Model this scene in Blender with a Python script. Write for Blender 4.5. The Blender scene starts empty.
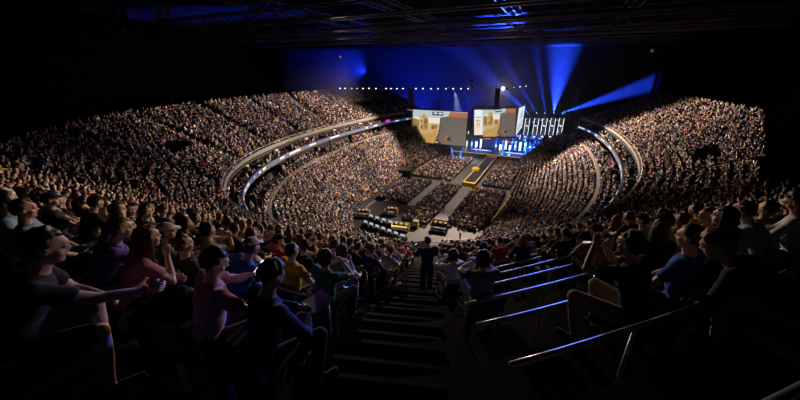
import bpy, bmesh, math, random
import numpy as np
from mathutils import Vector, Matrix, Euler
random.seed(7); RNG = np.random.default_rng(7)
SC = bpy.context.scene
COL = SC.collection
PI = math.pi

# ------------------------------------------------------------------ camera
F_PX, PITCH, YAW = 317.1, .383, .45
CAM = np.array([19.954, -77.486, 30.0])
FW = np.array([-math.sin(YAW)*math.cos(PITCH), math.cos(YAW)*math.cos(PITCH), -math.sin(PITCH)])
RT = np.array([math.cos(YAW), math.sin(YAW), 0.0])
UP = np.cross(RT, FW)
cd = bpy.data.cameras.new('camera'); cam = bpy.data.objects.new('camera', cd); COL.objects.link(cam)
cd.sensor_width = 36; cd.lens = 36*F_PX/800; cd.clip_start = .05; cd.clip_end = 500
cam.matrix_world = Matrix((( RT[0], UP[0], -FW[0], CAM[0]), (RT[1], UP[1], -FW[1], CAM[1]), (RT[2], UP[2], -FW[2], CAM[2]), (0, 0, 0, 1)))
SC.camera = cam
SC.view_settings.view_transform = 'Standard'; SC.view_settings.look = 'None'
SC.view_settings.gamma = 1; SC.view_settings.use_curve_mapping = False
SC.view_settings.exposure = 0

def proj(P):
    d = np.asarray(P, float) - CAM
    z = d @ FW
    zz = np.where(np.abs(z) < .01, .01, z)
    return 400 + F_PX*(d @ RT)/zz, 200 - F_PX*(d @ UP)/zz, z
def ray(px, py): return FW + RT*(px-400)/F_PX - UP*(py-200)/F_PX
def at_z(px, py, z):
    d = ray(px, py); return CAM + d*((z-CAM[2])/d[2])
def at_y(px, py, y):
    d = ray(px, py); return CAM + d*((y-CAM[1])/d[1])

# ------------------------------------------------------------------ bowl shape: offset superellipses
A0, B0, NE = 58.376, 33.846, 2.301
Y_END = 39.0
def se(t, D):
    c, s = np.cos(t), np.sin(t)
    return np.stack([(B0+D)*np.sign(c)*np.abs(c)**(2/NE), (A0+D)*np.sign(s)*np.abs(s)**(2/NE)], -1)
def off(x, y):
    x, y = abs(x), abs(y); lo, hi = -33., 120.
    for _ in range(40):
        D = (lo+hi)/2
        if (x/(B0+D))**NE + (y/(A0+D))**NE > 1: lo = D
        else: hi = D
    return D
# near the main stairs the rows bend into a shallow V whose corner is the stairs
ST0 = np.array([18.95, -76.0]); STD = np.array([-2.45, 7.4]); STD /= np.linalg.norm(STD); STN = np.array([STD[1], -STD[0]])
def sstep(a, b, x): t = np.clip((x-a)/(b-a), 0, 1); return t*t*(3-2*t)
def wse(t, D):
    P = se(t, D); d = P-ST0; l = np.abs(d @ STN); f = d @ STD
    disp = np.where(d @ STN > 0, .42, .27)*(np.sqrt(np.minimum(l, 5.2)**2+.36)-.6)*(1-sstep(10, 30, l))*sstep(5, 18, D)*(f < 40)
    return P+disp[:, None]*STD
def inner(t):
    c, s = np.cos(t), np.sin(t); n = 4.
    return np.stack([-3+15.6*np.sign(c)*np.abs(c)**(2/n), 6+38.5*np.sign(s)*np.abs(s)**(2/n)], -1)
# parameter runs clockwise from the right end beside the stage, through the near end, to the left end
T_ALL = np.linspace(.86, -PI-.86, 4000)
def low_curve(u):
    o = se(T_ALL, -5.0); i = inner(T_ALL)
    return i*(1-u) + o*u
def up_curve(D): return wse(T_ALL, D)
def cut(c, yend=Y_END): return c[c[:, 1] <= yend]
def resample(c, step, start=0.):
    seg = np.hypot(*np.diff(c, axis=0).T); L = np.concatenate([[0], np.cumsum(seg)])
    q = np.arange(start, L[-1], step)
    x = np.interp(q, L, c[:, 0]); y = np.interp(q, L, c[:, 1])
    e = .05
    tx = np.interp(q+e, L, c[:, 0]) - np.interp(q-e, L, c[:, 0]); ty = np.interp(q+e, L, c[:, 1]) - np.interp(q-e, L, c[:, 1])
    n = np.hypot(tx, ty)+1e-9
    # curve runs right end -> near end -> left end; inward normal is on the right-hand side
    return np.stack([x, y, ty/n, -tx/n], -1)

# ------------------------------------------------------------------ materials
def mat(name, col, rough=.6, metal=0., noise=0., scale=5., emis=None, estr=0., spec=.5):
    m = bpy.data.materials.new(name); m.use_nodes = True
    nt = m.node_tree; b = nt.nodes['Principled BSDF']
    b.inputs['Roughness'].default_value = rough; b.inputs['Metallic'].default_value = metal
    b.inputs['Specular IOR Level'].default_value = spec
    c = (*col, 1)
    b.inputs['Base Color'].default_value = c
    if noise > 0:
        tc = nt.nodes.new('ShaderNodeTexCoord'); tx = nt.nodes.new('ShaderNodeTexNoise'); tx.inputs['Scale'].default_value = scale
        tx.inputs['Detail'].default_value = 4
        mx = nt.nodes.new('ShaderNodeMix'); mx.data_type = 'RGBA'
        mx.inputs[6].default_value = tuple(max(0, v*(1-noise)) for v in col)+(1,)
        mx.inputs[7].default_value = tuple(min(1, v*(1+noise)) for v in col)+(1,)
        nt.links.new(tc.outputs['Object'], tx.inputs['Vector']); nt.links.new(tx.outputs['Fac'], mx.inputs[0])
        nt.links.new(mx.outputs[2], b.inputs['Base Color'])
    if emis:
        b.inputs['Emission Color'].default_value = (*emis, 1); b.inputs['Emission Strength'].default_value = estr
    return m
M = {}
M['concrete'] = mat('grey_concrete', (.09, .087, .082), .85, noise=.35, scale=2.)
M['concrete_light'] = mat('pale_concrete', (.12, .11, .1), .8, noise=.25, scale=2.)
M['aisle'] = mat('aisle_concrete', (.5, .47, .42), .8, noise=.25, scale=2.)
M['terrace'] = mat('dark_terrace', (.028, .028, .03), .8, noise=.3, scale=3., spec=.15)
M['floor'] = mat('arena_floor', (.085, .085, .085), .7, noise=.3, scale=1.5)
M['dark'] = mat('black_paint', (.012, .012, .014), .7, noise=.3, spec=.15)
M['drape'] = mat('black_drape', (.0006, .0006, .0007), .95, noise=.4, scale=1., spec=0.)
M['ceiling'] = mat('roof_lining', (.008, .008, .01), .8, noise=.5, scale=.4, spec=0.)
M['truss'] = mat('truss_metal', (.05, .05, .055), .4, .5, noise=.15)
M['rail'] = mat('rail_metal', (.5, .5, .52), .32, .9, noise=.1)
M['nosing'] = mat('step_nosing', (.09, .09, .11), .3, .5, noise=.1)
M['seat'] = mat('seat_plastic', (.018, .02, .035), .5, noise=.2)
M['cabinet'] = mat('speaker_black', (.01, .01, .011), .55, noise=.2)
M['grille'] = mat('speaker_grille', (.02, .02, .022), .7, noise=.4, scale=60)
M['lens'] = mat('lamp_lens', (.8, .8, .8), .2, emis=(.85, .92, 1.), estr=5.)
M['lens_dim'] = mat('dim_lens', (.5, .5, .5), .2, emis=(1., .85, .7), estr=.04)
M['lens_hot'] = mat('hot_lens', (.8, .8, .8), .2, emis=(1., .93, .8), estr=25.)
M['lens_blue'] = mat('blue_lens', (.2, .3, .8), .2, emis=(.12, .32, 1.), estr=16.)
M['led_white'] = mat('white_led', (.6, .6, .6), .4, emis=(.85, .93, 1.), estr=2.)
M['lattice_glow'] = mat('lit_lattice', (.4, .4, .4), .4, emis=(.8, .85, 1.), estr=.3)  # weak emission for the ladder lattice, in place of light falling on it
M['led_blue'] = mat('blue_led', (.05, .1, .5), .4, emis=(.02, .12, 1.), estr=2.)
M['led_cyan'] = mat('cyan_led', (.1, .3, .5), .4, emis=(.1, .45, 1.), estr=2.)
M['led_warm'] = mat('warm_led', (.5, .3, .15), .4, emis=(1., .5, .18), estr=.9)
M['yellow'] = mat('yellow_board', (.75, .52, .02), .5, noise=.1)
M['stage_black'] = mat('stage_black', (.02, .02, .025), .4, noise=.2)
M['monitor'] = mat('monitor_glow', (.3, .3, .3), .4, emis=(.75, .85, 1.), estr=.55)
M['phone'] = mat('phone_glow', (.3, .3, .3), .4, emis=(.9, .95, 1.), estr=1.6)
M['paper'] = mat('paper_white', (.8, .8, .78), .8, noise=.05)
M['ribbon_blue'] = mat('ribbon_blue', (.01, .02, .05), .5, emis=(.03, .09, .3), estr=.5)
M['ribbon_white'] = mat('ribbon_white', (.1, .1, .1), .4, emis=(.8, .88, 1.), estr=.75)
M['ribbon_yellow'] = mat('ribbon_yellow', (.5, .4, .1), .4, emis=(1., .72, .1), estr=.7)
M['pink'] = mat('magenta_glow', (.4, .05, .3), .5, emis=(1., .05, .6), estr=.6)
M['red'] = mat('red_banner', (.45, .03, .05), .7, noise=.1)
M['wristband'] = mat('red_band', (.8, .08, .04), .5, noise=.05)
M['eye'] = mat('eye_white', (.75, .73, .7), .25, noise=.02)
M['iris'] = mat('eye_dark', (.02, .015, .01), .2, noise=.02)
M['lip'] = mat('lip', (.35, .13, .11), .5, noise=.05)
SKIN = [mat('skin_fair', (.74, .47, .33), .5, noise=.06), mat('skin_light', (.66, .41, .28), .5, noise=.06),
        mat('skin_tan', (.5, .3, .19), .5, noise=.06), mat('skin_brown', (.2, .105, .06), .5, noise=.06)]
HAIR = [mat('hair_black', (.012, .01, .009), .55, noise=.4, scale=40), mat('hair_brown', (.04, .022, .013), .55, noise=.4, scale=40),
        mat('hair_blond', (.22, .13, .05), .55, noise=.4, scale=40), mat('hair_auburn', (.13, .04, .018), .55, noise=.4, scale=40)]
CLOTH = {}
for nm, c in {'black': (.012, .012, .014), 'charcoal': (.04, .04, .045), 'grey': (.17, .17, .18), 'white': (.68, .66, .64), 'navy': (.015, .025, .09),
              'blue': (.05, .14, .5), 'light blue': (.28, .42, .62), 'red': (.5, .035, .03), 'yellow': (.75, .5, .03), 'beige': (.48, .37, .26),
              'green': (.06, .2, .09), 'purple': (.2, .14, .6), 'pink': (.6, .28, .33), 'orange': (.7, .22, .04), 'denim': (.06, .09, .17), 'khaki': (.33, .26, .17)}.items():
    CLOTH[nm] = mat('cloth_'+nm.replace(' ', '_'), c, .9, noise=.15, scale=30, spec=.2)
SHIRTS = ['black', 'charcoal', 'grey', 'white', 'navy', 'blue', 'light blue', 'red', 'yellow', 'beige', 'green', 'purple', 'pink', 'orange']
SHIRT_P = np.array([.36, .15, .11, .12, .07, .035, .035, .03, .022, .045, .02, .01, .02, .012]); SHIRT_P /= SHIRT_P.sum()
PANTS = ['black', 'charcoal', 'denim', 'navy', 'khaki', 'grey']
PANTS_P = np.array([.25, .2, .3, .1, .1, .05])

# ------------------------------------------------------------------ mesh building helpers
class MB:
    def __init__(s): s.v = []; s.f = []; s.m = []; s.n = 0
    def add(s, v, f, mi=0):
        s.v.append(np.asarray(v, float).reshape(-1, 3)); s.f += [tuple(int(i)+s.n for i in q) for q in f]; s.m += [mi]*len(f); s.n += len(s.v[-1])
    def box(s, c, size, rz=0., mi=0, axes=None):
        h = np.array(size)/2
        P = np.array([(x, y, z) for x in (-1, 1) for y in (-1, 1) for z in (-1, 1)], float)*h
        if axes is not None: P = P @ np.array(axes)
        elif rz:
            c_, s_ = math.cos(rz), math.sin(rz); P = np.stack([P[:, 0]*c_-P[:, 1]*s_, P[:, 0]*s_+P[:, 1]*c_, P[:, 2]], -1)
        s.add(P+np.array(c), [(0, 1, 3, 2), (4, 6, 7, 5), (0, 4, 5, 1), (2, 3, 7, 6), (0, 2, 6, 4), (1, 5, 7, 3)], mi); return s
    def tube(s, pts, r, n=8, mi=0, cap=True):
        pts = np.asarray(pts, float); k = len(pts); rr = np.broadcast_to(np.asarray(r, float), (k,))
        T = np.gradient(pts, axis=0); T /= np.linalg.norm(T, axis=1)[:, None]+1e-12
        ref = np.array([0, 0, 1.]) if abs(T[0][2]) < .9 else np.array([1., 0, 0])
        V = []
        for i in range(k):
            a = np.cross(T[i], ref)
            if np.linalg.norm(a) < 1e-4: a = np.cross(T[i], [0, 1., 0])
            a /= np.linalg.norm(a); b = np.cross(T[i], a); ref = np.cross(a, T[i])
            for j in range(n):
                w = 2*PI*j/n; V.append(pts[i]+rr[i]*(a*math.cos(w)+b*math.sin(w)))
        Fc = [(i*n+j, i*n+(j+1) % n, (i+1)*n+(j+1) % n, (i+1)*n+j) for i in range(k-1) for j in range(n)]
        if cap: Fc += [tuple(range(n-1, -1, -1)), tuple((k-1)*n+j for j in range(n))]
        s.add(V, Fc, mi); return s
    def ball(s, c, r, nu=14, nv=9, mi=0, rot=None):
        r = np.broadcast_to(np.asarray(r, float), (3,)); V = [(0, 0, 1.)]
        for i in range(1, nv):
            ph = PI*i/nv
            for j in range(nu): V.append((math.sin(ph)*math.cos(2*PI*j/nu), math.sin(ph)*math.sin(2*PI*j/nu), math.cos(ph)))
        V.append((0, 0, -1.)); V = np.array(V)*r
        if rot is not None: V = V @ np.array(rot).T
        Fc = [(0, 1+j, 1+(j+1) % nu) for j in range(nu)]
        for i in range(nv-2):
            for j in range(nu): Fc.append((1+i*nu+j, 1+(i+1)*nu+j, 1+(i+1)*nu+(j+1) % nu, 1+i*nu+(j+1) % nu))
        L = len(V)-1; Fc += [(L, 1+(nv-2)*nu+(j+1) % nu, 1+(nv-2)*nu+j) for j in range(nu)]
        s.add(V+np.array(c), Fc, mi); return s
    def strip(s, c0, z0, c1, z1, mi=0):
        """band between two equally sampled curves"""
        n = len(c0); z0 = np.broadcast_to(z0, (n,)); z1 = np.broadcast_to(z1, (n,))
        V = np.concatenate([np.column_stack([c0, z0]), np.column_stack([c1, z1])])
        s.add(V, [(i, i+1, n+i+1, n+i) for i in range(n-1)], mi); return s
    def mesh(s, name, mats, smooth=False):
        me = bpy.data.meshes.new(name); me.from_pydata(np.concatenate(s.v).tolist(), [], s.f)
        for m in (mats if isinstance(mats, (list, tuple)) else [mats]): me.materials.append(m)
        me.polygons.foreach_set('material_index', s.m)
        if smooth: me.polygons.foreach_set('use_smooth', [True]*len(s.f))
        me.update(); return me
    def obj(s, name, mats, parent=None, smooth=False):
        o = bpy.data.objects.new(name, s.mesh(name, mats, smooth)); COL.objects.link(o)
        if parent is not None: o.parent = parent
        return o
def tag(o, label=None, cat=None, group=None, kind=None):
    if label: o['label'] = label
    if cat: o['category'] = cat
    if group: o['group'] = group
    if kind: o['kind'] = kind
    return o
def thing(name, label, cat, loc=(0, 0, 0), rz=0., group=None):
    o = bpy.data.objects.new(name, None); COL.objects.link(o); o.location = [float(v) for v in loc]; o.rotation_euler = (0, 0, rz)
    return tag(o, label, cat, group)
def copy_tree(o, parent=None):
    c = o.copy(); COL.objects.link(c)
    if parent is not None: c.parent = parent
    for ch in list(o.children): copy_tree(ch, c)
    return c
NUM = ['zero', 'one', 'two', 'three', 'four', 'five', 'six', 'seven', 'eight', 'nine', 'ten', 'eleven', 'twelve', 'thirteen', 'fourteen', 'fifteen', 'sixteen',
       'seventeen', 'eighteen', 'nineteen', 'twenty']
def num(i):
    if i <= 20: return NUM[i]
    t = ['', '', 'twenty', 'thirty', 'forty', 'fifty', 'sixty', 'seventy', 'eighty', 'ninety'][i//10]
    return t + ('-'+NUM[i % 10] if i % 10 else '')
ORD = ['first', 'second', 'third', 'fourth', 'fifth', 'sixth', 'seventh', 'eighth', 'ninth', 'tenth', 'eleventh', 'twelfth', 'thirteenth', 'fourteenth', 'fifteenth',
       'sixteenth', 'seventeenth', 'eighteenth', 'nineteenth', 'twentieth', 'twenty-first', 'twenty-second', 'twenty-third', 'twenty-fourth']

# ------------------------------------------------------------------ the bowl
TREAD, RISE, Z_UP = .85, .4783, 15.9
UP_ROWS, NEAR_ROWS = 17, 30
def up_rows(x, y):
    d = math.hypot(x-CAM[0], y-CAM[1])
    return UP_ROWS + max(0., min(1., (30-d)/14))*(NEAR_ROWS-UP_ROWS)
# main stairs: passes beside the camera and heads down towards the floor
AISLES = [(ST0, STD, .68)]
_c10 = resample(cut(up_curve(6.)), 13.2, 4.)
for x, y, nx, ny in _c10:
    if math.hypot(x-15.5, y+66) > 9 and not (x > 34 and -44 < y < 0): AISLES.append((np.array([x, y]), np.array([nx, ny]), .55))
def in_aisle(x, y, grow=0.):
    for p, d, w in AISLES:
        if abs((x-p[0])*d[1]-(y-p[1])*d[0]) < w+grow and abs((x-p[0])*d[0]+(y-p[1])*d[1]) < 28: return True
    return False
# vomitory openings in the upper tier (position, half width, depth)
VOMS = []
for px, py in ((705, 158), (176, 150)):
    d = ray(px, py)
    for k in np.arange(5, 120, .1):
        P = CAM+d*k
        if P[2] < Z_UP+.56*off(P[0], P[1]): break
    e = .05; n = np.array([off(P[0]+e, P[1])-off(P[0]-e, P[1]), off(P[0], P[1]+e)-off(P[0], P[1]-e)]); n /= -np.linalg.norm(n)
    VOMS.append((P[:2].copy(), n, 2.6, 1.2))
def in_vom(x, y, g=0.):
    for p, d, w, l in VOMS:
        if abs((x-p[0])*d[1]-(y-p[1])*d[0]) < w+g and abs((x-p[0])*d[0]+(y-p[1])*d[1]) < l/2+g: return True
    return False

t_s = np.linspace(.86, -PI-.86, 700)
def struct(mb, name, m, smooth=False): return tag(mb.obj(name, m, None, smooth), kind='structure')

mb = MB(); mb.box((0, -5, -.15), (150, 190, .3)); struct(mb, 'floor', M['floor'])
mb = MB()
for i in range(NEAR_ROWS):
    c0, c1 = wse(t_s, TREAD*i), wse(t_s, TREAD*(i+1))
    keep = [j for j in range(len(t_s)) if c1[j, 1] < Y_END+3 and i < up_rows(*c1[j])]
    if len(keep) < 2: continue
    runs = np.split(keep, np.where(np.diff(keep) > 1)[0]+1)
    for r in runs:
        if len(r) < 2: continue
        z = Z_UP+RISE*i
        mb.strip(c0[r], z-RISE if i else z-.3, c0[r], z); mb.strip(c0[r], z, c1[r], z)
upper = struct(mb, 'terrace_upper', M['terrace'])
mb = MB(); NL = 18
for i in range(NL):
    z = 1.2+i*(10./NL)
    c0 = inner(t_s)*(1-i/NL)+se(t_s, -5.)*(i/NL); c1 = inner(t_s)*(1-(i+1)/NL)+se(t_s, -5.)*((i+1)/NL)
    k = c1[:, 1] < Y_END+2
    mb.strip(c0[k], z-10/NL if i else 0, c0[k], z); mb.strip(c0[k], z, c1[k], z)
struct(mb, 'terrace_lower', M['terrace'])
ks = se(t_s, 0.)[:, 1] < Y_END+1
ts = t_s[ks]
# low concrete wall at the back of the lower tier
mb = MB(); mb.strip(se(ts, -5.0), 10.6, se(ts, -5.0), 11.9); mb.strip(se(ts, -5.0), 11.9, se(ts, -4.5), 11.9); mb.strip(se(ts, -4.5), 11.9, se(ts, -4.5), 11.3)
struct(mb, 'wall_terrace', M['concrete_light'])
mb = MB()
for i in range(4):
    d0 = -4.5+.85*i; mb.strip(se(ts, d0), 11.3+.3*(i-1) if i else 11.0, se(ts, d0), 11.3+.3*i); mb.strip(se(ts, d0), 11.3+.3*i, se(ts, d0+.85), 11.3+.3*i)
struct(mb, 'terrace_middle', M['terrace'])
# suite balcony, recess behind it, soffit of the upper tier
mb = MB(); mb.strip(se(ts, -1.85), 13.75, se(ts, 2.2), 13.75); mb.strip(se(ts, -1.85), 13.75, se(ts, -1.85), 13.98); mb.strip(se(ts, -1.85), 13.98, se(ts, 2.2), 13.98)
mb.strip(se(ts, 0.), 15.6, se(ts, 2.2), 15.6)
struct(mb, 'balcony_slab', M['concrete'])
mb = MB(); mb.strip(se(ts, 2.), 11., se(ts, 2.), 15.7); struct(mb, 'wall_suites', M['dark'])
# parapet of the upper tier
mb = MB()
P0, P1 = se(ts, -.15), se(ts, .35)
mb.strip(P0, 16.2, P0, 16.75); mb.strip(P0, 16.75, P1, 16.75); mb.strip(P1, 16.75, P1, 15.6); mb.strip(P0, 16.2, P1, 16.2)
struct(mb, 'trim_parapet', M['concrete_light'])
mb = MB(); R_ = se(ts, .1)
mb.tube(np.column_stack([R_, 0*R_[:, 0]+17.1]), .04, 6); struct(mb, 'trim_rail', M['rail'])
# columns under the upper tier
for x, y, nx, ny in resample(cut(up_curve(-.6)), 9.):
    px, py, z = proj((x, y, 14.8))
    if z > 3 and -60 < px < 860:
        mb = MB(); mb.box((0, 0, .82), (.55, .55, 1.64)); mb.box((0, 0, 1.58), (.8, .8, .12))
        o = struct(mb, 'column', M['concrete']); o.location = (x, y, 13.98); o.rotation_euler = (0, 0, math.atan2(ny, nx))
# suite dividers
for x, y, nx, ny in resample(cut(up_curve(-2.6)), 16., 3.):
    px, py, z = proj((x, y, 12.5))
    if z > 20 and -20 < px < 820:
        mb = MB(); mb.box((0, 0, 1.1), (1.1, .18, 2.2)); mb.box((.4, 0, .5), (.3, .4, 1.)); o = struct(mb, 'wall_divider', M['dark'])
        o.location = (x, y, 11.5); o.rotation_euler = (0, 0, math.atan2(ny, nx))
# aisle stairs in the upper tier: half steps, paler concrete
for ai, (p, d, w) in enumerate(AISLES):
    n = np.array([d[1], -d[0]])
    main = ai == 0
    if proj((*p, 20))[2] < 0: continue
    steps, nose = MB(), MB()
    for r in range(NEAR_ROWS):
        # distance along -d at which the offset reaches the riser of this row
        lo, hi = -30., 30.
        for _ in range(30):
            mid = (lo+hi)/2; q = p-d*mid
            if off(*q) < TREAD*r: lo = mid
            else: hi = mid
        q0 = p-d*lo
        if r >= up_rows(*q0): break
        z = Z_UP+RISE*r
        c = q0+d*.2
        steps.box((*c, z-RISE*.75), (w*2-.04, .4, RISE*.5), 0, 0, axes=[(*n, 0), (*d, 0), (0, 0, 1)])
        if main:
            for qq, zz in ((q0+d*.385, z-RISE*.5), (q0-d*.015, z)):
                nose.box((*qq, zz+.008), (w*2-.1, .05, .016), 0, 0, axes=[(*n, 0), (*d, 0), (0, 0, 1)])
    o = struct(steps, 'stairs', M['terrace'] if main else M['aisle'])
    if main: tag(nose.obj('step_nosing', M['nosing'], o))
# vomitory openings: dark lined boxes with a concrete surround
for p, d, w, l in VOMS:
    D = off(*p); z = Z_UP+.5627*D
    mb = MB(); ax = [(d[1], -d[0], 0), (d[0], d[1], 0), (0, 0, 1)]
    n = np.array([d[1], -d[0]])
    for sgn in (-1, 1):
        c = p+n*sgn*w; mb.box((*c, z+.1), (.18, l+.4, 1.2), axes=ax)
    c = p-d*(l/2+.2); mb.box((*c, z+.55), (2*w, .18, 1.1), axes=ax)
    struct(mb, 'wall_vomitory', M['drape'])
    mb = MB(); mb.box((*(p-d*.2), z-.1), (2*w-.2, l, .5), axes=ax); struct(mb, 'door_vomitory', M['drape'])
# arena shell
tw = np.linspace(0, 2*PI, 200); W_ = se(tw, 27.)
mb = MB(); mb.strip(W_, 0, W_, 44); struct(mb, 'wall_back', M['drape'])
mb = MB()
for i in range(6):
    f0, f1 = 1-i/6, 1-(i+1)/6
    mb.strip(W_*f0, 39.5+5*(1-f0*f0), W_*f1, 39.5+5*(1-f1*f1))
struct(mb, 'ceiling', M['ceiling'], True)

# ------------------------------------------------------------------ people
def V3(*a): return np.array(a, float)
def remesh(mb, voxel, smooth=2, fac=.5):
    me = mb.mesh('tmp', [])
    o = bpy.data.objects.new('tmp', me); COL.objects.link(o)
    r = o.modifiers.new('r', 'REMESH'); r.mode = 'VOXEL'; r.voxel_size = voxel
    if smooth: s = o.modifiers.new('s', 'SMOOTH'); s.factor = fac; s.iterations = smooth
    dg = bpy.context.evaluated_depsgraph_get(); e = o.evaluated_get(dg)
    out = bpy.data.meshes.new_from_object(e)
    bpy.data.objects.remove(o); bpy.data.meshes.remove(me)
    n = len(out.vertices); v = np.empty(n*3); out.vertices.foreach_get('co', v)
    f = [tuple(p.vertices) for p in out.polygons]
    bpy.data.meshes.remove(out)
    return v.reshape(-1, 3), f
def ik(s, w, l1, l2, hint):
    d = w-s; L = np.linalg.norm(d)
    if L > (l1+l2)*.985: w = s+d/L*(l1+l2)*.985; d = w-s; L = np.linalg.norm(d)
    a = (l1*l1-l2*l2+L*L)/(2*L); h = math.sqrt(max(l1*l1-a*a, 0)); u = d/L
    k = hint-u*(hint@u); k /= np.linalg.norm(k)+1e-9
    return s+u*a+k*h, w
def head_rot(pitch, yaw, roll): return np.array(Euler((-pitch, roll, yaw), 'YXZ').to_matrix()) if False else np.array((Matrix.Rotation(yaw, 3, 'Z') @ Matrix.Rotation(-pitch, 3, 'X') @ Matrix.Rotation(roll, 3, 'Y')))
def person_meshes(kind):
    """kind: pose settings -> dict of (mesh) parts, local origin on the tread below the hips, facing +Y"""
    k = dict(lean=.08, head=(0.1, 0, 0), wl=(-.13, .33, .6), wr=(.13, .33, .6), hl=(-1, -.3, -.5), hr=(1, -.3, -.5), knees=(.13, .15), ankle_y=.36, hair='short', sleeve='short',
             legs='long', stand=False, girth=1., knee_y=.43, side=0., seed=1)
    k.update(kind); rng = random.Random(k['seed'])
    g = k['girth']; st = k['stand']
    H = V3(0, 0, .93 if st else .55); a = k['lean']; sd = k['side']
    up = V3(math.sin(sd), math.sin(a), math.cos(a)*math.cos(sd)); up /= np.linalg.norm(up); fwd = V3(0, math.cos(a), -math.sin(a)); rt = np.cross(fwd, up); rt /= np.linalg.norm(rt); fwd = np.cross(up, rt)
    if st: H = H+V3(0, -.02, 0)
    waist = H+up*.2; chest = H+up*.36; neck = H+up*.52; sh = [neck-up*.06-rt*.185*g, neck-up*.06+rt*.185*g]
    nd = up*.75+V3(0, .25, .55); nd /= np.linalg.norm(nd); hc = neck+nd*.165
    R = head_rot(k['head'][0]+a*.35, k['head'][1], k['head'][2])
    hx = lambda x, y, z: hc+R @ V3(x, y, z)
    # legs
    legs = []
    for i, s in enumerate((-1, 1)):
        if st: hip = H+V3(s*.095, 0, -.02); kn = V3(s*.1, .02+.03*i, .5); an = V3(s*.11, -.03+.08*i, .09)
        else: hip = H+V3(s*.095, .02, -.01); kn = V3(s*k['knees'][i], k['knee_y'], .54); an = V3(s*(k['knees'][i]*.9+.01), k['ankle_y'], .09)
        legs.append((hip, kn, an, V3(an[0]+s*.025, an[1]+.15, .035)))
    arms = []
    for i, (w, hnt) in enumerate(((k['wl'], k['hl']), (k['wr'], k['hr']))):
        e, w = ik(sh[i], V3(*w), .29, .26, V3(*hnt)); arms.append((sh[i], e, w))
    # ---- body
    b = MB()
    axes = np.stack([rt, fwd, up], -1)
    b.ball(H, (.16*g, .12*g, .12), rot=axes); b.ball(waist, (.145*g, .105*g, .15), rot=axes); b.ball(chest, (.165*g, .115*g, .17), rot=axes)
    for i in range(2): b.ball(sh[i], .06); b.tube([chest+(sh[i]-chest)*.3, sh[i]], [.09, .055])
    b.tube([chest+up*.1, neck, hc-nd*.06], [.075, .058, .052])
    b.ball(hc+R @ V3(0, -.008, .018), (.075, .094, .098), rot=R); b.ball(hx(0, .03, -.045), (.057, .06, .068), rot=R); b.ball(hx(0, .06, -.088), (.03, .026, .024), rot=R)
    b.tube([hx(0, .085, .015), hx(0, .104, -.022)], [.009, .015]); b.ball(hx(0, .097, -.024), (.017, .013, .01), rot=R)
    b.tube([hx(-.045, .073, .032), hx(0, .088, .034), hx(.045, .073, .032)], [.012, .013, .012])
    for s in (-1, 1): b.ball(hx(s*.077, -.008, -.005), (.011, .02, .032), rot=R); b.ball(hx(s*.045, .055, -.03), (.022, .024, .02), rot=R)
    for (hip, kn, an, toe) in legs:
        b.tube([hip, hip*.5+kn*.5, kn], [.085*g, .073*g, .055]); b.ball(kn, .056); b.tube([kn, kn*.62+an*.38, an], [.052, .056, .037]); b.ball(an, .04); b.tube([an-V3(0, .03, .05), toe+V3(0, .03, 0)], [.035, .03])
    hands = MB()
    for i, (s, e, w) in enumerate(arms):
        b.tube([s, s*.5+e*.5, e], [.05, .046, .038]); b.ball(e, .039); b.tube([e, e*.65+w*.35, w], [.038, .039, .026])
        u = w-e; u /= np.linalg.norm(u)
        inward = V3(1 if i == 0 else -1, .25, -.2); nrm = inward-u*(inward@u); nrm /= np.linalg.norm(nrm)   # palm normal
        sidev = np.cross(u, nrm); sg = 1 if sidev[2] > 0 else -1
        sidev = sidev*sg
        palm = w+u*.045
        b.ball(palm, (.04, .016, .05), rot=np.stack([sidev, nrm, u], -1))
        for q in range(4):
            ln = (.072, .08, .075, .058)[q]; root = w+u*.072+sidev*(.027-.018*q)
            p1 = root+u*ln*.45+nrm*.008; p2 = p1+(u*.6+nrm*.8)*ln*.32; p3 = p2+(u*.1+nrm*.99)*ln*.28
            hands.tube([root-u*.02, root, p1, p2, p3], [.008, .0095, .009, .0082, .0065], 6)
        t0 = w+u*.03+sidev*.032; hands.tube([t0-sidev*.015, t0+sidev*.015+u*.02+nrm*.008, t0+sidev*.02+u*.048+nrm*.02], [.011, .0105, .008], 6)
    v, f = remesh(b, .0135)
    body = MB(); body.add(v, f); body.add(np.concatenate(hands.v), hands.f)
    for s in (-1, 1):
        body.ball(hx(s*.031, .078, .008), .0125, 8, 6, 1); body.ball(hx(s*.031, .0875, .008), .0058, 6, 4, 2)
    body.ball(hx(0, .086, -.056), (.022, .009, .0075), 8, 5, 3, rot=R)
    out = {'body': body}
    # ---- hair
    h = MB(); hs = k['hair']
    if hs != 'bald':
        for q in range(150):
            z = rng.uniform(-.75, 1); ph = rng.uniform(0, 2*PI); r = math.sqrt(1-z*z); d = V3(r*math.cos(ph), r*math.sin(ph), z)
            if hs in ('cap',) and d[2] > .25: continue
            if d[1] > .25 and d[2] < .52: continue
            if d[2] < -.1 and d[1] > -.15: continue
            if d[1] > -.05 and d[2] < .1 and abs(d[0]) > .8 and d[1] > .15: continue
            big = {'curly': .03, 'short': .017, 'long': .022, 'bun': .017, 'cap': .016, 'tousled': .02}[hs]*(.72 if d[1] > .3 else 1)
            ext = {'curly': .02, 'tousled': .012}.get(hs, .004)*rng.uniform(0, 1.3)
            h.ball(hc+R @ (V3(0, -.01, .018)+d*V3(.075, .094, .098)*(1+ext*6)), big*rng.uniform(.8, 1.15), 7, 5)
        h.ball(hc+R @ V3(0, -.03, .04), (.074, .078, .083), rot=R)
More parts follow.
